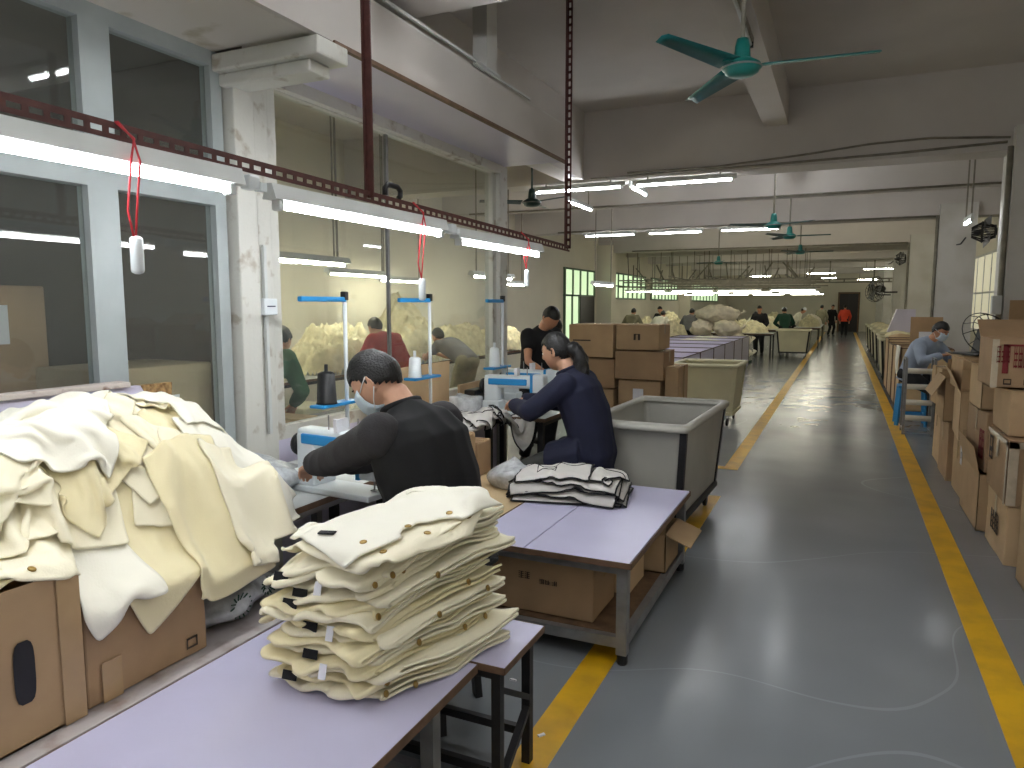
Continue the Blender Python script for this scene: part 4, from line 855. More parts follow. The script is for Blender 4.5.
def drape_(hf, c, size, rz, seed, crumple=.8, amp=.04, n=28, steps=70, its=8, th=.006, lift=.10, wall=None, stiff=.35, pleat=0):
    rg = np.random.RandomState(seed); m = max(8, int(n * size[1] / size[0])); d = size[0] / (n - 1)
    U, V = np.meshgrid((np.arange(n) - (n - 1) / 2) * d, (np.arange(m) - (m - 1) / 2) * d, indexing='ij')
    ph = rg.rand(6) * 6.28; w1 = rg.uniform(9, 16); w2 = rg.uniform(7, 14)
    a1 = rg.uniform(-.7, .7)
    zz = amp * np.sin(w1 * (U + a1 * V) + ph[0]) + amp * .7 * np.sin(w2 * (V - a1 * U) + ph[1]) + amp * .3 * np.sin(31 * U + 23 * V + ph[2])
    x = U * crumple + .015 * np.sin(11 * V + ph[3]); y = V * crumple + .015 * np.sin(13 * U + ph[4])
    if pleat:
        a = rg.uniform(-.5, .5); per = rg.uniform(.10, .16); kk = 2 * PI / per; q = x + a * y + .03 * np.sin(9 * V + ph[5]); cx_ = (.95 + .0 * q)
        x = x * (pleat / crumple); env = .55 + .45 * np.sin(5 * V + ph[1]); zz = zz * .4 + env * math.sqrt(max(0, 1 / pleat ** 2 - 1)) * 1.1 / kk * np.sin(kk * (x + a * y) + ph[0]); x = x + .25 * np.abs(zz) * (1 if seed % 2 else -1)
    cs, sn = math.cos(rz), math.sin(rz)
    P = np.stack([c[0] + x * cs - y * sn, c[1] + x * sn + y * cs, zz], -1).reshape(-1, 3)
    h0 = hf.at(P); P[:, 2] = P[:, 2] * .8 + amp + .35 * h0 + .65 * np.percentile(h0, 85) + lift
    idx = np.arange(n * m).reshape(n, m); B = []
    def add(a, b, l, k):
        B.append((a.ravel(), b.ravel(), l, k))
    for s in (0, 1):
        add(idx[s:-1:2, :], idx[s + 1::2, :][:idx[s:-1:2, :].shape[0]], d, 1.); add(idx[:, s:-1:2], idx[:, s + 1::2][:, :idx[:, s:-1:2].shape[1]], d, 1.)
        for t in (0, 1):
            a = idx[s:-1:2, t:-1:2]; r_, q = a.shape
            add(a, idx[s + 1::2, t + 1::2][:r_, :q], d * 1.4142, .5)
            add(idx[s + 1::2, t:-1:2][:r_, :q], idx[s:-1:2, t + 1::2][:r_, :q], d * 1.4142, .5)
    for s in range(4):
        a = idx[s:-2:4, :]; 
        if a.size: add(a, idx[s + 2::4, :][:a.shape[0]], 2 * d, stiff)
        a = idx[:, s:-2:4]
        if a.size: add(a, idx[:, s + 2::4][:, :a.shape[1]], 2 * d, stiff)
    prev = P.copy(); g = np.array([0, 0, -9.8 * .018 ** 2])
    for st in range(steps):
        v = (P - prev) * .96; v = np.clip(v, -.02, .02); prev = P.copy(); P = P + v + g
        for it in range(its):
            for a, b, l, k in B:
                dd = P[b] - P[a]; L = np.sqrt((dd * dd).sum(1)) + 1e-9; cc = (dd * (k * .5 * (L - l) / L)[:, None]); P[a] += cc; P[b] -= cc
            if it % 2 or it == its - 1:
                if wall is not None:
                    k = (P[:, 0] < wall[0]) & (P[:, 2] < wall[1](P)); P[k, 0] = wall[0]
                h = hf.at(P) + th; k = P[:, 2] < h
                P[k, 2] = h[k]
                P[k, :2] = prev[k, :2] + (P[k, :2] - prev[k, :2]) * .25
                if wall is None: pass
    G = P.reshape(n, m, 3)
    hf.add(G, th)
    return G
def cloth_obj(name, G, m, parent=None, th=.005, keep=None):
    n, k = G.shape[:2]; bm = bmesh.new(); vs_ = {}
    K = keep if keep is not None else np.ones((n, k), bool)
    for i in range(n):
        for j in range(k):
            if K[i, j]: vs_[i, j] = bm.verts.new(G[i, j])
    for i in range(n - 1):
        for j in range(k - 1):
            q = [(i, j), (i + 1, j), (i + 1, j + 1), (i, j + 1)]
            if all(a in vs_ for a in q): bm.faces.new([vs_[a] for a in q])
            elif sum(a in vs_ for a in q) == 3: bm.faces.new([vs_[a] for a in q if a in vs_])
    for v in [v for v in bm.verts if not v.link_faces]: bm.verts.remove(v)
    bmesh.ops.recalc_face_normals(bm, faces=bm.faces[:])
    me = bpy.data.meshes.new(name); bm.to_mesh(me); bm.free(); me.materials.append(m)
    for p in me.polygons: p.use_smooth = True
    o = bpy.data.objects.new(name, me); C.objects.link(o); o.parent = parent
    s = o.modifiers.new('sub', 'SUBSURF'); s.levels = s.render_levels = 1
    s = o.modifiers.new('sol', 'SOLIDIFY'); s.thickness = th; s.offset = 0
    return o
def normal_at(G, i, j):
    a = G[min(i + 1, G.shape[0] - 1), j] - G[max(i - 1, 0), j]; b = G[i, min(j + 1, G.shape[1] - 1)] - G[i, max(j - 1, 0)]
    v = Vector(np.cross(a, b)); v.normalize(); return v if v.z > 0 else -v
def button(G, i, j, parent, m=M_gold, r=.011):
    nv = normal_at(G, i, j); q = nv.to_track_quat('Z', 'Y').to_matrix().to_4x4()
    MB().lathe([(0, .003), (r, .003), (r, .006), (r * .7, .0075), (r * .6, .005), (0, .005)], tuple(G[i, j]), 14, M=q).build('button', m, parent, True)
def shape_mask(n, m, kind, rg):
    K = np.ones((n, m), bool); i, j = np.meshgrid(np.linspace(0, 1, n), np.linspace(0, 1, m), indexing='ij')
    if kind == 1: K &= ~(((i - .5) ** 2 / .03 + (j) ** 2 / .02) < 1)             # collar notch
    if kind == 2: K &= ~((i < .18) & (j > .55)); K &= ~((i > .82) & (j > .55))      # sleeves
    if kind == 3: K &= (i + j > .16) & (i - j < .88)
    return K
# --- cream pile over the cartons and the sewing table
def base_pile(X, Y):
    H = np.full_like(X, .5)
    H = np.where((X > -2.3) & (X < -1.89) & (Y < 1.25), .945, H)
    H = np.where((X > -2.3) & (X < -1.90) & (Y >= 1.25) & (Y < 1.69), .81, H)
    H = np.where(X < -2.33, .765, H)
    H = np.where(X < -2.72, 1.33, H)
    d1 = np.sqrt(((X + 2.36) / .36) ** 2 + ((Y - 1.64) / .80) ** 2); H = np.maximum(H, np.where(X < -1.97, .78 + .49 * np.maximum(0, 1 - d1 ** 2.5), 0))
    d2 = np.sqrt(((X + 2.18) / .26) ** 2 + ((Y - 2.08) / .42) ** 2); H = np.maximum(H, .62 + .42 * np.maximum(0, 1 - d2 ** 2))
    H = np.where((X > -2.3) & (X < -1.94) & (Y >= 1.69) & (Y < 2.22), np.maximum(H, .86 - .10 * np.clip((X + 2.2) / .26, 0, 1)), H)
    return H
hf = HF(-3.0, -1.5, .3, 2.7, base_pile, .012)
PW = (-1.875, lambda P: np.where(P[:, 1] < 1.25, .93, np.where(P[:, 1] < 1.69, .79, np.where(P[:, 1] < 2.22, .74, .5))))
specs = [  # centre, size, rot, crumple, pleat, n, mask, material, label
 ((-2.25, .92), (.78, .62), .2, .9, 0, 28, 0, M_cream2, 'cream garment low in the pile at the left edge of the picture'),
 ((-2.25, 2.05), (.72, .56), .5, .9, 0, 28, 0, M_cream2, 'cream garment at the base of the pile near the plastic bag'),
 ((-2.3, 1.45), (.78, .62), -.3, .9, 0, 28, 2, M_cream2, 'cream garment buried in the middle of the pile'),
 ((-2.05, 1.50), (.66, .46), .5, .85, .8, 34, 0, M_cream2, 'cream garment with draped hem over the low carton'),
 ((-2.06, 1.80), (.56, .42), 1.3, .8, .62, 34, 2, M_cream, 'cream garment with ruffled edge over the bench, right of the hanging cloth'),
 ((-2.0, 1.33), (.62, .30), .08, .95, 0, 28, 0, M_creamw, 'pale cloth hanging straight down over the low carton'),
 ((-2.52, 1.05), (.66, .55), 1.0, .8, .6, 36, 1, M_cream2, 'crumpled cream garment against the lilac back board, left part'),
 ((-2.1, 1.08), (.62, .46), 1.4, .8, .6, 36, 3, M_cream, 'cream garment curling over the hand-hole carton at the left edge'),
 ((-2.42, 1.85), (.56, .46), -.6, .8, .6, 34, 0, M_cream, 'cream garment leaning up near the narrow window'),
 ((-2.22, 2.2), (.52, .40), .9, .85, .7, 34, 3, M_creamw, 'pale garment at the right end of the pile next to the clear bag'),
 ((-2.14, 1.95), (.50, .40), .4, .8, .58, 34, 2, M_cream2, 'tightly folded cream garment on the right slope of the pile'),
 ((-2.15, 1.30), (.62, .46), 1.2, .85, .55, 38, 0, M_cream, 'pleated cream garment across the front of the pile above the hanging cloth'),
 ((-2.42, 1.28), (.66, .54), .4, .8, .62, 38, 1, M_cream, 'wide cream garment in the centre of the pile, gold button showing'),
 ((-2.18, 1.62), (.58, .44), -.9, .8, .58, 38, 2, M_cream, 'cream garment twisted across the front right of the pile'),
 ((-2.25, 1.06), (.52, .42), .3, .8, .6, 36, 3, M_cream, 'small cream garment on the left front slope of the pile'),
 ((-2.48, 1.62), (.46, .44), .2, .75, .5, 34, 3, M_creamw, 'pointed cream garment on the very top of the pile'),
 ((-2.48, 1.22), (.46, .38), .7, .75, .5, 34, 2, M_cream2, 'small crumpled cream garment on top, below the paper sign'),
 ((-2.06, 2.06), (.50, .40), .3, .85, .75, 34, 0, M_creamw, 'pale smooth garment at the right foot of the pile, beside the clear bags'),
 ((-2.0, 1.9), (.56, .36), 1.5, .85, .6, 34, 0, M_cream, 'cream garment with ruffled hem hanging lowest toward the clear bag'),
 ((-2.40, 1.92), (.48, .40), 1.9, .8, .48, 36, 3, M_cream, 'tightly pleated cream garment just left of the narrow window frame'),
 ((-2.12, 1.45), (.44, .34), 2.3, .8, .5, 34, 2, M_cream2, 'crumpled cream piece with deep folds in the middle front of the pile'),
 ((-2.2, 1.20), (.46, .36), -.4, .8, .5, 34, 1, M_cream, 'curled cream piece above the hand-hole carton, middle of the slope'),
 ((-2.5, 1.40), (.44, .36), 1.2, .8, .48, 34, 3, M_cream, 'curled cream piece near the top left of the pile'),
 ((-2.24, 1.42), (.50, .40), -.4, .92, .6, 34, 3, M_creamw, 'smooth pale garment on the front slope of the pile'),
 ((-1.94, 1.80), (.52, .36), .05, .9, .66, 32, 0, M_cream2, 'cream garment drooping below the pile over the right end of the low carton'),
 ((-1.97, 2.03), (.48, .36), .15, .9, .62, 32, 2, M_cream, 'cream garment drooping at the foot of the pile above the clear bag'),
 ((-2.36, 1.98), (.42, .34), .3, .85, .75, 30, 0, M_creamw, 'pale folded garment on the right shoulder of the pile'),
]
for i, (c, sz, rz, cr, pl, n, mk, mt, lb) in enumerate(specs):
    G = drape(hf, c, sz, rz, 100 + i, cr, .03, n, pleat=pl, wall=PW, steps=38 if pl else 50, its=7, stiff=.5 if pl else .3, lift=.05)
    K = shape_mask(G.shape[0], G.shape[1], mk, None)
    o = cloth_obj('cream_garment', G, mt, keep=K); tag(o, lb, 'garment')
    if i in (3, 4, 7, 8, 12, 13, 16):
        for q in range(2): button(G, int(n * (.3 + .4 * q)), 2 if mk != 1 else G.shape[1] - 3, o)

# --- folded stack on the nearest table
def stack_garment(i, n_lay, z0, th, rng):
    """three-layer fold: open edges at the back, round folds toward the camera; local x along .45 m, y along .6 m"""
    t = thing('folded_garment', '', 'garment', (0, 0, 0), 0)
    nx, path = 30, []
    dx0 = rng.uniform(-.025, .025); dy0 = rng.uniform(-.03, .03); sk = rng.uniform(-.06, .06); ext = rng.uniform(-.02, .025)
    a, g_ = .54, th / n_lay
    prof = []
    for L in range(n_lay):
        s = np.linspace(0, 1, 13) if L % 2 else np.linspace(1, 0, 13)
        sh = (.0, .012)[L % 2] + rng.uniform(-.006, .006)
        for q in s: prof.append((q * (a + ext) + sh * (1 - q), (L + .5) * g_, q))
        if L < n_lay - 1:
            e = 0 if not L % 2 else 1
            for q in (.12, .3, .5, .7, .88):
                an = PI * q; prof.append((e * (a + ext) + (-1 if e == 0 else 1) * math.sin(an) * g_ * 1.5 + sh * (1 - e), (L + .5 + (1 - math.cos(an)) / 2) * g_, float(e)))
    nx = 40; G = np.zeros((nx, len(prof), 3)); f1, ph = rng.uniform(9, 14), rng.uniform(0, 6.28); h = i / 13.
    for p in range(nx):
        u = p / (nx - 1)
        for k, (yy, zz, q) in enumerate(prof):
            edge = max(0, 1 - min(u, 1 - u) * 4); ey = max(0, 1 - q * 2.5)
            nz = noise.noise(Vector((u * 2.2, q * 2.6, h * .9 + 3)))
            rip = noise.noise(Vector((u * 5 + .6 * math.sin(i), q * 3.2, i * .55)))
            rip2 = noise.noise(Vector((u * 11, q * 6, i * 1.3 + zz * 40)))
            fold = th * (.75 * rip + .25 * rip2) * max(edge, ey)
            wob = noise.noise(Vector((u * 4, q * 3, i * .8 + 9)))
            x = (u - .5) * .44 + dx0 + sk * q * .4 + .018 * wob + .012 * rip2 * edge
            y = yy - .27 + dy0 + .032 * noise.noise(Vector((u * 5, 7.7, i * .9))) * (1 - q) * 2 + .014 * wob
            c_ = max(0, .16 - min(u, 1 - u)) / .16; y += .07 * c_ ** 2 * max(0, 1 - q * 2) * (1 if u < .5 else .5); x += .03 * c_ ** 2 * max(0, 1 - q * 4) * (1 if u < .5 else -1)
            dr = h ** 1.2; droop = -.05 * (max(0, .35 - q) / .35) ** 1.5 * dr - .055 * (max(0, .35 - u) / .35) ** 1.5 * dr + .03 * q * u * dr
            G[p, k] = (x, y, z0 + zz + nz * .03 * dr + fold + droop)
    return t, G
SX, SY, SZ, SRZ = -1.285, 1.865, .508, R(-8)
Mst = Matrix.Translation((SX, SY, SZ)) @ Matrix(((math.cos(R(4)), math.sin(R(14)), 0, 0), (math.sin(R(4)), math.cos(R(14)), 0, 0), (0, 0, 1, 0), (0, 0, 0, 1)))
rng = random.Random(11); NST = 14; TH = .0315
pos = ['bottom', 'second', 'third', 'fourth', 'fifth', 'sixth', 'seventh', 'eighth', 'ninth', 'tenth', 'eleventh', 'twelfth', 'thirteenth', 'fourteenth', 'fifteenth', 'sixteenth', 'seventeenth', 'eighteenth', 'nineteenth']
for i in range(NST):
    t, G = stack_garment(i, 2, i * TH, TH * 1.02, rng)
    H4 = np.array(Mst); G2 = G @ H4[:3, :3].T + H4[:3, 3]
    t.location = (SX, SY, SZ + i * TH); off = np.array(t.location)
    t['label'] = 'folded cream jacket in the tall stack, %s from the bottom' % pos[i] if i else 'folded cream jacket at the very bottom of the tall stack on the lilac table'
    o = cloth_obj('jacket_body', G2 - off, (M_cream, M_cream2)[i % 2] if i < 11 else M_cream, t, th=.0075)
    # black size patch and white tag hanging out at the front fold
    nx = G.shape[0]; fr = np.argmin(G[nx // 4, :, 1])
    def patch(u, w, h, m, nm):
        p = Vector(G2[int(u * nx), :][np.argmin(G[int(u * nx), :, 1])] - off) + Vector((0, -.006, -.002)); ax = Mst.to_3x3() @ Vector((1, 0, 0)); dn = Vector((0.0, -.25, -1)).normalized()
        nrm = ax.cross(dn); b = MB()
        b.loft([[p + ax * (x_ * w) + dn * (y_ * h) - Vector((0, k_ * .006 * abs(y_), 0)) for x_, y_ in ((-.5, -.35), (.5, -.35), (.5, .65), (-.5, .65))] for k_ in (0, 1)]).build(nm, m, t)
    if i % 3 == 1 or i == 11: patch(.36 + .14 * math.sin(i * 3.7), .05, .026, M_blackcloth, 'black_label')
    if i % 4 == 3: patch(.62 + .08 * math.sin(i), .024, .042, M_paper, 'care_label')
    for q in range(2) if i % 3 == 0 else (0,) if i % 3 == 1 else ():
        k = int(len(G[0]) * (.35 + .17 * (i % 4) + .2 * q) % len(G[0])); pz = G2[nx - 1, k] - off
        MB().lathe([(0, 0), (.010, 0), (.011, .004), (.008, .006), (0, .005)], tuple(pz + np.array([.004, 0, .0])), 12, M=Matrix.Rotation(R(70), 4, 'Y')).build('button', M_gold, t, True)
# two loosely laid garments on top
def base_stack(X, Y):
    dx, dy = X - SX, Y - SY; c, s = math.cos(-SRZ), math.sin(-SRZ); u = dx * c - dy * s; v = dx * s + dy * c
    top = SZ + NST * TH + .006 - .03 * np.clip((-.1 - v) / .2, 0, 1) - .04 * np.clip((-.08 - u) / .14, 0, 1) + .045 * np.clip((v - .05) / .25, 0, 1) * np.clip((u + .1) / .2, 0, 1)
    return np.where((np.abs(u) < .215) & (np.abs(v) < .27), top, SZ)
hs = HF(-1.75, -.7, 1.3, 2.5, base_stack)
for i, (c, sz, rz, cr, am, lb) in enumerate((((-1.27, 1.90), (.66, .50), 1.28, .93, .018, 'smooth cream jacket spread second from the top of the tall stack'), ((-1.29, 1.90), (.62, .46), 1.15, .92, .03, 'smooth cream jacket lying open on the very top of the tall stack'))):
    G = drape(hs, c, sz, rz, 300 + i, cr, am, 32, steps=50, th=.008)
    K = shape_mask(G.shape[0], G.shape[1], 1 if i else 0, None); o = tag(cloth_obj('folded_garment', G, M_cream if not i else M_creamw, keep=K, th=.006), lb, 'garment')
    for q in range(3): button(G, 5 + 8 * q, 3, o)
    if i: 
        nv = G[4, 8]; MB().box(tuple(G[3, 10] + np.array([0, 0, .008])), (.05, .025, .004), rot=(0, 0, .3)).build('black_label', M_blackcloth, o)

# --- canvas pieces with black piping
def canvas_pile(hf, items, where):
    for i, (c, sz, rz, cr, am, sd, lb) in enumerate(items):
        G = drape(hf, c, sz, rz, sd, cr, am, 24, steps=45, its=6, th=.009, lift=.05)
        o = tag(cloth_obj('canvas_piece', G, M_stripe, th=.004), lb, 'garment')
        n, m = G.shape[:2]; b = MB()
        loop = [G[i_, 0] for i_ in range(n)] + [G[n - 1, j] for j in range(m)] + [G[i_, m - 1] for i_ in range(n - 1, -1, -1)] + [G[0, j] for j in range(m - 1, -1, -1)]
        b.tube([Vector(p) for p in loop[::1]], .0055, 5)
        i0, i1, j0, j1 = n // 4, n // 2, m // 3, m * 2 // 3
        lp = [G[q, j0] for q in range(i0, i1)] + [G[i1, q] for q in range(j0, j1)] + [G[q, j1] for q in range(i1, i0, -1)] + [G[i0, q] for q in range(j1, j0 - 1, -1)]
        b.tube([Vector(p) + Vector((0, 0, .003)) for p in lp], .003, 4)
        b.tube([Vector(G[q, m * 5 // 6]) + Vector((0, 0, .003)) for q in range(n)], .003, 4)
        b.build('piping', M_pipe, o, True)
h3 = HF(-2.4, -.6, 3.2, 5.0, lambda X, Y: np.full_like(X, .502))
names = ['bottom', 'second', 'third', 'fourth', 'fifth', 'sixth', 'seventh']
canvas_pile(h3, [((-1.46 + .02 * math.sin(i * 2), 4.05 + .015 * math.cos(i * 3)), (.68, .48), .12 + .12 * math.sin(i * 1.7), .93 - .02 * i, .014 + .003 * i, 401 + i, '%s canvas piece from the bottom, on the wide low table' % names[i] if i else 'bottom canvas piece of the pile on the wide low table') for i in range(7)] +
            [((-1.34, 4.08), (.46, .40), -.1, .7, .045, 409, 'ruffled canvas piece on top of the pile, wide low table'), ((-1.55, 4.02), (.46, .38), .2, .93, .014, 408, 'flat top canvas piece with a piped rectangle on the wide low table')], '')
h4 = HF(-3.0, -1.4, 3.4, 5.8, lambda X, Y: np.where((X < -2.37) & (Y < 4.96), .823, np.where((X < -2.0) & (Y > 4.96), .803, .5)))
canvas_pile(h4, [((-2.42, 4.55), (.62, .40), 1.45, .95, .014, 411, 'bottom canvas piece on the plywood sewing table'), ((-2.40, 4.60), (.62, .42), 1.7, .92, .02, 412, 'middle canvas piece on the plywood sewing table'), ((-2.34, 4.66), (.55, .42), 1.3, .88, .03, 413, 'top canvas piece on the plywood sewing table, next to the woman'), ((-2.18, 4.86), (.46, .36), .6, .72, .05, 414, 'bunched canvas piece under the hands of the woman in navy')], '')
# ================================================================ PEOPLE
def fuse(mb, vox, sm=3, amp=0.0, sc=8, seed=0):
    """union of overlapping closed shapes into one continuous surface"""
    bmesh.ops.recalc_face_normals(mb.bm, faces=mb.bm.faces[:])
    me = bpy.data.meshes.new('tmp'); mb.bm.to_mesh(me); mb.bm.free()
    o = bpy.data.objects.new('tmp', me); C.objects.link(o)
    r = o.modifiers.new('r', 'REMESH'); r.mode = 'VOXEL'; r.voxel_size = vox
    dg = bpy.context.evaluated_depsgraph_get(); dg.update()
    m2 = bpy.data.meshes.new_from_object(o.evaluated_get(dg))
    bpy.data.objects.remove(o); bm = bmesh.new(); bm.from_mesh(m2); bpy.data.meshes.remove(m2)
    for _ in range(sm): bmesh.ops.smooth_vert(bm, verts=bm.verts[:], factor=.5, use_axis_x=True, use_axis_y=True, use_axis_z=True)
    if amp:
        bm.normal_update()
        for v in bm.verts:
            n1 = noise.noise(Vector((v.co.x * sc, v.co.y * sc, v.co.z * sc * .6)) + Vector((seed, 0, 0))); n1 = 1 - 2.2 * abs(n1)
            v.co += v.normal * n1 * amp
    out = MB(); out.bm.free(); out.bm = bm
    return out
def ringpts(c, t, side, rx, ry, n=16, p=2.3):
    t = Vector(t).normalized(); s = (Vector(side) - t * Vector(side).dot(t)).normalized(); f = s.cross(t); o = []
    for j in range(n):
        a = 2 * PI * j / n; ca, sa = math.cos(a), math.sin(a)
        o.append(Vector(c) + s * rx * math.copysign(abs(ca) ** (2 / p), ca) + f * ry * math.copysign(abs(sa) ** (2 / p), sa))
    return o
def ik(a, b, l1, l2, pole):
    a = Vector(a); b = Vector(b); d = b - a; L = min(d.length, (l1 + l2) * .995); d.normalize(); b = a + d * L
    x = (l1 * l1 - l2 * l2 + L * L) / (2 * L); h = math.sqrt(max(0, l1 * l1 - x * x)); p = Vector(pole); p = (p - d * p.dot(d)).normalized()
    return a + d * x + p * h, b
def head_mesh(M, n=40, m=28, k=1.0, face=True):
    """surface of a head; local +X forward, +Y left, +Z up"""
    mb = MB(); v = bmesh.ops.create_uvsphere(mb.bm, u_segments=n, v_segments=m, radius=1)['verts']
    for w in v:
        f, r, u = w.co
        x = f * (.092 if f > 0 else .102); y = r * .076; z = u * .118
        if u < 0:
            y *= 1 - .30 * (-u) ** 1.6; x = x * (1 - .18 * (-u)) + (.018 * (-u) if f > -.2 else .03 * (-u))
        if u > 0: y *= 1 + .03 * math.sin(u * PI)
        if face and f > 0:
            g = lambda cr, cu, s1, s2: math.exp(-((abs(r) - cr) / s1) ** 2 - ((u - cu) / s2) ** 2)
            x += .020 * g(0, -.18, .12, .13) * f + .010 * g(0, .0, .09, .14) - .009 * g(.36, .06, .16, .10) + .006 * g(.3, .24, .3, .08) + .006 * g(0, -.5, .22, .07) - .004 * g(0, -.42, .2, .04) + .008 * g(0, -.8, .25, .14) + .004 * g(.5, -.18, .2, .2)
        w.co = Vector((x, y, z)) * k
    if face:
        for s in (-1, 1):
            e = bmesh.ops.create_uvsphere(mb.bm, u_segments=14, v_segments=10, radius=1)['verts']
            for w in e: w.co = Vector((-.008 + w.co.x * .017, s * (.074 + abs(w.co.y) * .010 * (1 if w.co.y * s > 0 else .4)), -.006 + w.co.z * .032))
            mb.tube([(-.0, s * .080, .022), (-.02, s * .088, .02), (-.022, s * .086, -.012), (-.006, s * .08, -.034)], .004, 6)
    mb.bm.transform(M); return mb
def merge(a, b):
    me = bpy.data.meshes.new('t'); b.bm.to_mesh(me); b.bm.free(); a.bm.from_mesh(me); bpy.data.meshes.remove(me); return a
def hand(mb, wrist, d, palm_n, curl=.6, side=1, k=1.0):
    """palm plus five separate bent fingers; d points along the hand, palm_n out of the back of the hand, side = thumb side sign"""
    d = Vector(d).normalized(); nn = Vector(palm_n); nn = (nn - d * nn.dot(d)).normalized(); s = d.cross(nn) * side; w = Vector(wrist)
    rings = []
    for t, hw, ht in ((0, .026, .018), (.03, .034, .016), (.06, .040, .015), (.088, .040, .013)): rings.append(ringpts(w + d * t * k, d, s, hw * k, ht * k, 12))
    mb.loft(rings)
    for i, (off, L, r) in enumerate(((.030, .068, .0085), (.010, .078, .009), (-.010, .072, .0085), (-.029, .056, .0075))):
        p = w + d * .08 * k + s * off * k; pts = [p]; dd = d.copy()
        for q, seg in enumerate((.42, .32, .26)):
            ang = curl * (.55, .75, .5)[q] * (1 + .12 * i); dd = (Matrix.Rotation(-ang, 3, s * side) @ dd) if True else dd
            # bend toward the palm (away from nn)
            if (dd.dot(nn) > d.dot(nn) + 1e-3 and q == 0): dd = Matrix.Rotation(2 * ang, 3, s * side) @ dd
            pts.append(pts[-1] + dd * L * seg * k)
        mb.tube(pts, [r * k, r * k, r * .9 * k, r * .7 * k], 8)
    p = w + d * .025 * k + s * .028 * k; q = p + (d * .5 + s * .8 - nn * .35).normalized() * .036 * k; q2 = q + (d * .95 + s * .15 - nn * .4).normalized() * .032 * k
    mb.tube([p, q, q2], [.012 * k, .0105 * k, .008 * k], 8)
    return mb
def person(label, loc, rz, pelvis=(0, 0, .95), lean=0, bow=0, head=(0, 0), legs='stand', hands=None, colors=None, hero=False, hair='short', mask=False, k=1.0, sleeves='long', turn=0, coat=False, vest=False, feet=None, kneew=.14, top_name='shirt', group=None, arm_pole=(-.3, 1, -.8), cap=None, wide=1.0):
    t = thing('person', label, 'person', loc, rz, group)
    skin, topm, botm, slm = colors
    vox = .009 if hero else .02
    pv = Vector(pelvis)
    # spine from the pelvis upward, bending forward progressively
    sp = [pv]; ang = R(lean)
    for i, seg in enumerate((.12, .14, .14, .12)):
        a = ang + R(bow) * i / 3; sp.append(sp[-1] + Vector((math.sin(a), 0, math.cos(a))) * seg * k)
    up = (sp[4] - sp[3]).normalized(); S = Vector((0, 1, 0))
    neck0 = sp[4]; hp, hy = head        # head pitch (down positive), extra forward
    na = ang + R(bow) + R(hp) * .3; nk = neck0 + Vector((math.sin(na), 0, math.cos(na))) * .085 * k
    hm = Matrix.Rotation(R(turn), 4, 'Z') @ Matrix.Rotation(R(hp) + ang * .3, 4, 'Y')
    hc = nk + (hm.to_3x3() @ Vector((.018, 0, .085))) * k + Vector((hy, 0, 0))
    HM = Matrix.Translation(hc) @ hm @ Matrix.Scale(k, 4)
    prof = [(a_, b_ * wide, c_ * wide) for a_, b_, c_ in ((-.09, .13, .10), (0, .165, .118), (1, .150, .108), (2, .160, .115), (3, .175, .115), (3.7, .150, .085), (4, .08, .062))]
    def torso(mb, g, flare=0, lo=None):
        rings = []
        for s, rx, ry in prof:
            if s < 0: c = pv + Vector((0, 0, s * k)); tt = up if False else (sp[1] - sp[0])
            else:
                i = min(3, int(s)); f = s - i; c = sp[i].lerp(sp[i + 1], f); tt = sp[min(4, i + 1)] - sp[max(0, i - 1)] if i else sp[1] - sp[0]
            rings.append(ringpts(c, tt, S, (rx + g) * k, (ry + g) * k))
        if flare: rings.insert(0, ringpts(pv + Vector((.0, 0, -flare)), sp[1] - sp[0], S, .20 * k + g, .16 * k + g))
        if g > 0: rings.append(ringpts(neck0.lerp(nk, .4), nk - neck0, S, .068 * k, .062 * k))
        mb.loft(rings)
    sh = [neck0 - up * .055 * k + S * s * .165 * k * wide for s in (1, -1)]
    hipj = [pv + S * s * .09 * k for s in (1, -1)]
    arms = []
    for i, s in enumerate((1, -1)):
        tg = Vector(hands[i]) if hands else sh[i] + Vector((.06, s * .06, -.5))
        pole = Vector((arm_pole[0], arm_pole[1] * s, arm_pole[2]))
        el, wr = ik(sh[i], tg, .285 * k, .25 * k, pole); arms.append((el, wr))
    lg = []
    for i, s in enumerate((1, -1)):
        if legs == 'sit':
            ft = Vector(feet[i]) if feet else pv + Vector((.42, s * kneew, -pv.z + .09)); kn, an = ik(hipj[i], ft, .43 * k, .40 * k, (1, 0, .8))
        else:
            ft = Vector(feet[i]) if feet else Vector((.0 + .06 * s, s * .10, .09)); kn, an = ik(hipj[i], ft, .43 * k, .42 * k, (1, 0, .1))
        lg.append((kn, an))
    b = MB(); torso(b, -.012)
    b.tube([neck0 - up * .03, nk, hc - Vector((0, 0, .03))], [.062 * k, .054 * k, .05 * k], 14)
    for i, s in enumerate((1, -1)):
        el, wr = arms[i]; b.ell(sh[i], (.06 * k,) * 3)
        b.tube([sh[i], sh[i].lerp(el, .5), el, el.lerp(wr, .35), wr], [.052 * k, .045 * k, .036 * k, .037 * k, .024 * k], 12)
        dd = (wr - el).normalized()
        if hero: hand(b, wr, dd + Vector((0, 0, -.15)), (0, 0, 1), .7, s)
        else: hand(b, wr, dd + Vector((0, 0, -.2)), (0, 0, 1), .5, s, 1.1)
        kn, an = lg[i]
        b.tube([hipj[i], hipj[i].lerp(kn, .5), kn, kn.lerp(an, .35), an], [.080 * k, .068 * k, .048 * k, .050 * k, .033 * k], 12)
    merge(b, head_mesh(HM))
    body = fuse(b, .0065 if hero else .014, 1 if hero else 1).build('body', skin, t, True)
    # top
    b = MB(); torso(b, .022 if hero else .02, .26 if coat else .06)
    if coat and legs == 'sit':
        for i in (0, 1): b.tube([hipj[i], hipj[i].lerp(lg[i][0], .55)], [.155 * k, .135 * k], 14)
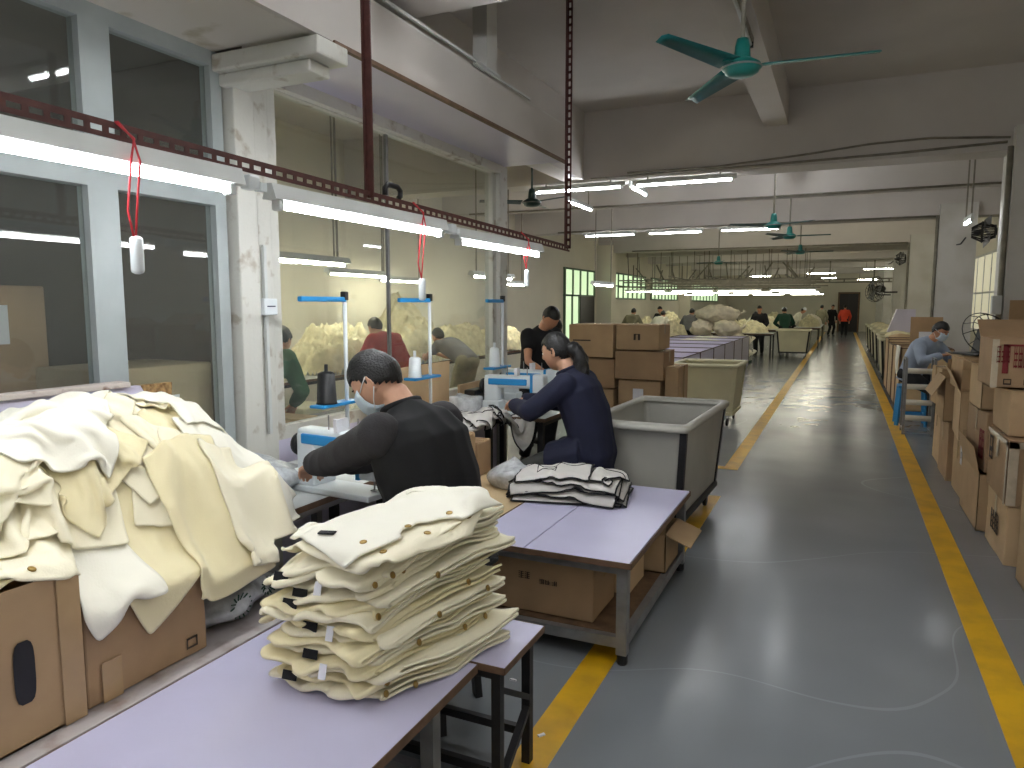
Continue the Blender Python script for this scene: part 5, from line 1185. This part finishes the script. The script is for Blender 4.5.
    cuff = {'long': .97, 'short': 0, 'elbow': .15}[sleeves]
    sl = MB() if (slm is not topm) else b
    for i, s in enumerate((1, -1)):
        el, wr = arms[i]; sl.ell(sh[i], (.078 * k,) * 3)
        if sleeves == 'short': sl.tube([sh[i], sh[i].lerp(el, .55)], [.074 * k, .068 * k], 14)
        else: sl.tube([sh[i], sh[i].lerp(el, .5), el, el.lerp(wr, .5), el.lerp(wr, cuff)], [.074 * k, .068 * k, .062 * k, .055 * k, .046 * k], 14)
    if slm is not topm:
        b2 = MB(); 
        for i in (0, 1): b.ell(sh[i] - S * (.012 if i == 0 else -.012), (.072, .06, .08))
        fuse(sl, vox, 3, .006, 9, 3).build('sleeve', slm, t, True)
    fuse(b, vox, 3, .007 if hero else .006, 7, len(label)).build('coat' if coat else 'vest' if vest else top_name, topm, t, True)
    if hero: MB().tube([nk.lerp(neck0, .55) + Vector((.062 * math.cos(a) * k + .004, .066 * math.sin(a) * k, -.03 * math.cos(a))) for a in [2 * PI * q / 24 for q in range(25)]], .015, 8).build('collar', topm, t, True)
    # trousers
    b = MB(); cw = .8 if coat else 1.0
    for i, s in enumerate((1, -1)):
        kn, an = lg[i]; b.ell(hipj[i], (.12 * k * cw, .11 * k * cw, .12 * k * cw)); b.tube([hipj[i], hipj[i].lerp(kn, .5), kn, kn.lerp(an, .5), an + Vector((0, 0, .015))], [.105 * k * cw, .092 * k, .072 * k, .066 * k, .06 * k], 12)
    b.ell(pv, (.13 * k * cw, .17 * k * cw, .12 * k * cw)); fuse(b, .02, 2, .005, 7).build('trousers', botm, t, True)
    for i, s in enumerate((1, -1)):
        an = lg[i][1]; q = MB().ell(an + Vector((.07, 0, -.048)), (.135, .046, .042), n=16, m=10).ell(an + Vector((0, 0, -.03)), (.05, .045, .055)); fuse(q, .012, 2).build('shoe', M_shoe, t, True)
    # hair
    if hair:
        h = head_mesh(HM @ Matrix.Scale(1.0, 4), 48, 34, 1.085, face=False); inv = HM.inverted(); kill = []
        for v in h.bm.verts:
            p = inv @ v.co; f, u, r_ = p.x / .1, p.z / .118, abs(p.y) / .076
            line = .42 if f > .45 else (.42 - (.45 - f) * 1.0 if f > 0.0 else (-.10 - (.0 - f) * .75))
            if hair == 'long': line = .50 if f > .5 else (.5 - (.5 - f) * 1.3 if f > .0 else -.15 - (-f) * .9)
            if f > .2 and r_ < .75 and f < .75: line = min(line, .45)
            if u < line: kill.append(v)
            else:
                tex = noise.noise(p * 60) * .002 + noise.noise(p * 22) * .004; v.co += (v.co - hc).normalized() * tex
        bmesh.ops.delete(h.bm, geom=kill, context='VERTS')
        ho = h.build('hair' if not cap else 'hair', M_hair, t, True); s_ = ho.modifiers.new('s', 'SOLIDIFY'); s_.thickness = .014; s_.offset = -1
        if hair == 'long':
            pt = MB(); base = HM @ Vector((-.10, 0, .0)); pts = [base]
            for q, dlt in enumerate(((-.045, .0, -.02), (-.03, 0, -.06), (-.01, 0, -.08), (.0, .01, -.08), (-.01, 0, -.08))): pts.append(pts[-1] + Vector(dlt))
            pt.tube(pts, [.035, .045, .052, .050, .042, .018], 14); pt.ell(base + Vector((-.02, 0, -.01)), (.05, .055, .05))
            fuse(pt, .008, 1, .006, 28, 2).build('ponytail', M_hair, ho, True)
    if cap: MB().ell(HM @ Vector((0, 0, .055)), (.098 * k, .088 * k, .075 * k)).build('cap', cap, t, True)
    if hero or mask:
        if not mask or True:
            for s in (-1, 1): MB().ell(HM @ Vector((.078, s * .030, .006)), (.010, .012, .009), n=10, m=8).build('eye', M_mach, t, True)
            for s in (-1, 1): MB().tube([HM @ Vector((.086, s * .018, .03)), HM @ Vector((.084, s * .034, .034)), HM @ Vector((.072, s * .048, .028))], .003, 5).build('eyebrow', M_hair, t, True)
    if mask:
        mk = MB(); rings = []
        for zz, xo in ((.0, .112), (-.02, .118), (-.045, .119), (-.07, .112), (-.09, .098), (-.105, .075)):
            rings.append([HM @ Vector((xo - (abs(a) ** 2.0) * .062, a * .068 * (1 - .25 * (-zz / .1)), zz + .014 * abs(a))) for a in [q / 5 for q in range(-5, 6)]])
        vv = [[mk.bm.verts.new(p) for p in r] for r in rings]
        for a, c in zip(vv, vv[1:]):
            for j in range(10): mk.bm.faces.new((a[j], a[j + 1], c[j + 1], c[j]))
        mo = mk.build('face_mask', M_mask, t, True); s_ = mo.modifiers.new('s', 'SOLIDIFY'); s_.thickness = .003
        for s in (-1, 1):
            for z0, z1 in ((-.002, .02), (-.085, -.028)): MB().tube([HM @ Vector((.05, s * .068, z0)), HM @ Vector((.02, s * .079, (z0 + z1) / 2)), HM @ Vector((-.018, s * .088, z1))], .0022, 5).build('ear_loop', M_mach, mo, True)
    return t
# man in the black vest: faces -X (toward the partition)
person('seated masked man in a black vest and charcoal sleeves, bent over a sewing machine', (-1.41, 2.44, 0), R(174), pelvis=(.0, 0, .66), lean=10, bow=17, head=(42, .0), legs='sit', hands=((.74, .02, .93), (.66, -.12, .93)),
       colors=(M_skin2, M_vest, M_denim, M_sleeve), hero=True, mask=True, vest=True, turn=14, k=1.12, wide=1.1, arm_pole=(-.2, .8, -.7), feet=((.42, .14, .09), (.35, -.14, .09)))
person('seated woman in a long navy coat with a black ponytail, sewing canvas pieces', (-1.50, 4.60, 0), R(176), pelvis=(.0, 0, .64), lean=6, bow=22, head=(14, .02), legs='sit', hands=((.58, .04, .95), (.60, -.10, .96)),
       colors=(M_skin2, M_navy, M_denim, M_navy), hero=True, hair='long', coat=True, k=1.08, arm_pole=(-.2, .9, -.6), feet=((.40, .12, .09), (.46, -.12, .09)))
stool('dark stool under the woman in the navy coat', (-1.55, 4.60, 0), M_dark, h=.51, w=.36)
person('man in a black t-shirt standing with his head bowed beyond the glass partition', (-2.82, 6.75, 0), R(-35), pelvis=(0, 0, .90), lean=8, bow=14, head=(40, .02), hands=((.42, .12, .98), (.42, -.12, .98)), colors=(M_skin, M_blackcloth, M_blackcloth, M_blackcloth), sleeves='short', k=1.0)
person('seated person with a white cap behind the woman in navy', (-2.62, 7.35, 0), R(170), pelvis=(0, 0, .66), lean=8, bow=12, head=(10, 0), legs='sit', hands=((.45, .1, .95), (.45, -.1, .95)), colors=(M_skin2, M_greycloth, M_blackcloth, M_greycloth), cap=M_mach, k=1.02) if False else person('seated person in a grey hood and white cap behind the woman in navy', (-2.78, 7.6, 0), R(170), pelvis=(0, 0, .74), lean=8, bow=12, head=(10, 0), legs='sit', hands=((.45, .1, .95), (.45, -.1, .95)), colors=(M_skin2, M_greycloth, M_blackcloth, M_greycloth), cap=M_mach, k=1.0)
person('worker in a red smock bending over the long table in the next hall', (-4.62, 7.0, 0), R(160), pelvis=(0, 0, .90), lean=30, bow=25, head=(20, 0), hands=((.52, .15, .90), (.55, -.15, .90)), colors=(M_skin, M_redcloth, M_skin, M_redcloth), coat=True, k=1.0)
person('grey-shirted worker bending far forward at the next hall table', (-4.65, 8.7, 0), R(165), pelvis=(0, 0, .88), lean=50, bow=25, head=(0, 0), hands=((.75, .1, .95), (.7, -.1, .95)), colors=(M_skin, M_greycloth, M_khaki, M_greycloth), sleeves='short', k=.98)
person('person in green partly hidden behind the peeling post, in the next hall', (-4.05, 4.05, 0), R(100), pelvis=(0, 0, .90), lean=30, bow=30, head=(20, 0), hands=((.5, .1, .85), (.5, -.1, .85)), colors=(M_skin, M_green, M_blackcloth, M_green), k=1.0)
person('man in a pale blue shirt and mask, seated on the blue stool at the right', (.90, 11.25, 0), R(-40), pelvis=(0, 0, .70), lean=14, bow=26, head=(25, 0), legs='sit', hands=((.50, .12, 1.0), (.50, -.12, 1.0)), colors=(M_skin, M_bluecloth, M_blackcloth, M_bluecloth), mask=True, k=1.05)
bw = (M_skin, M_greycloth, M_blackcloth, M_greycloth)
F = [('grey-backed worker at the front far table, dark hair, left of the net bags', -4.35, 22.65, 85, (M_skin, M_greycloth, M_blackcloth, M_greycloth), 30),
     ('pale-clothed worker at the front far table beside the left end of the lamps', -6.2, 22.7, 90, (M_skin, M_khaki, M_blackcloth, M_khaki), 30),
     ('dark-clothed worker facing the pale one at the front far table', -5.6, 24.8, -100, (M_skin, M_blackcloth, M_blackcloth, M_blackcloth), 20),
     ('cream-clothed worker between the pale and grey-backed ones', -5.35, 22.75, 80, (M_skin, M_creamw, M_blackcloth, M_creamw), 40),
     ('worker in black behind the top net bag', -2.45, 24.9, -90, (M_skin, M_blackcloth, M_blackcloth, M_blackcloth), 15),
     ('worker in dark green with a white cap, at the second far table', -1.75, 26.0, 100, (M_skin, M_dgreen, M_blackcloth, M_dgreen), 25),
     ('pale worker bending beside the dark green one at the second far table', -2.6, 26.3, 110, (M_skin, M_creamw, M_blackcloth, M_creamw), 45),
     ('dark worker at the second far table, left of the net bags', -3.9, 28.6, -90, (M_skin, M_blackcloth, M_blackcloth, M_blackcloth), 15),
     ('white-capped pale worker behind the far aisle-side table', -1.9, 32.5, 0, (M_skin, M_creamw, M_blackcloth, M_creamw), 30),
     ('person in pale grey standing at the aisle edge far away', -.95, 38.0, 80, (M_skin, M_khaki, M_khaki, M_khaki), 5),
     ('person in black standing far down the aisle, between the grey and red ones', -.55, 42.0, -60, (M_skin, M_blackcloth, M_blackcloth, M_blackcloth), 3),
     ('person in a red-orange top walking far down the aisle', .1, 41.0, 85, (M_skin, mat('orange_cloth', s2l(214, 70, 44), .85), M_blackcloth, M_redcloth), 3)]
for i, (lb, x, y, a, cl, ln) in enumerate(F):
    person(lb, (x, y, 0), R(a), pelvis=(0, 0, .88), lean=ln, bow=12, head=(15, 0), hands=((.42, .15, .92), (.42, -.15, .92)) if ln > 10 else None, colors=cl if cl[3] is not M_redcloth else (cl[0], cl[1], cl[2], cl[1]), k=1.0, cap=M_mach if 'cap' in lb else None)

# ================================================================ groups of repeats
GR = {'cream_garment': 'cream garments in the loose pile', 'folded_garment': 'folded cream jackets in the tall stack', 'tube_lamp': 'fluorescent tube lamps', 'ceiling_fan': 'ceiling fans', 'wall_fan': 'black wall fans',
      'carton': 'brown cartons', 'board_bin': 'board bins', 'tub_cart': 'wheeled tub carts', 'net_bag': 'net bags in the far pile', 'canvas_piece': 'canvas pieces with black piping', 'garment_heap': 'cream garment heaps',
      'thread_stand': 'blue-armed thread stands', 'thread_cone': 'thread cones', 'pendant_switch': 'pendant switches under the rail', 'sewing_machine': 'sewing machines', 'overhead_rack': 'overhead racks of the far hall', 'drop_pipe': 'pipes on the right columns'}
for o in bpy.data.objects:
    if o.parent is None and 'label' in o and 'group' not in o:
        b = o.name.split('.')[0]
        if b in GR: o['group'] = GR[b]
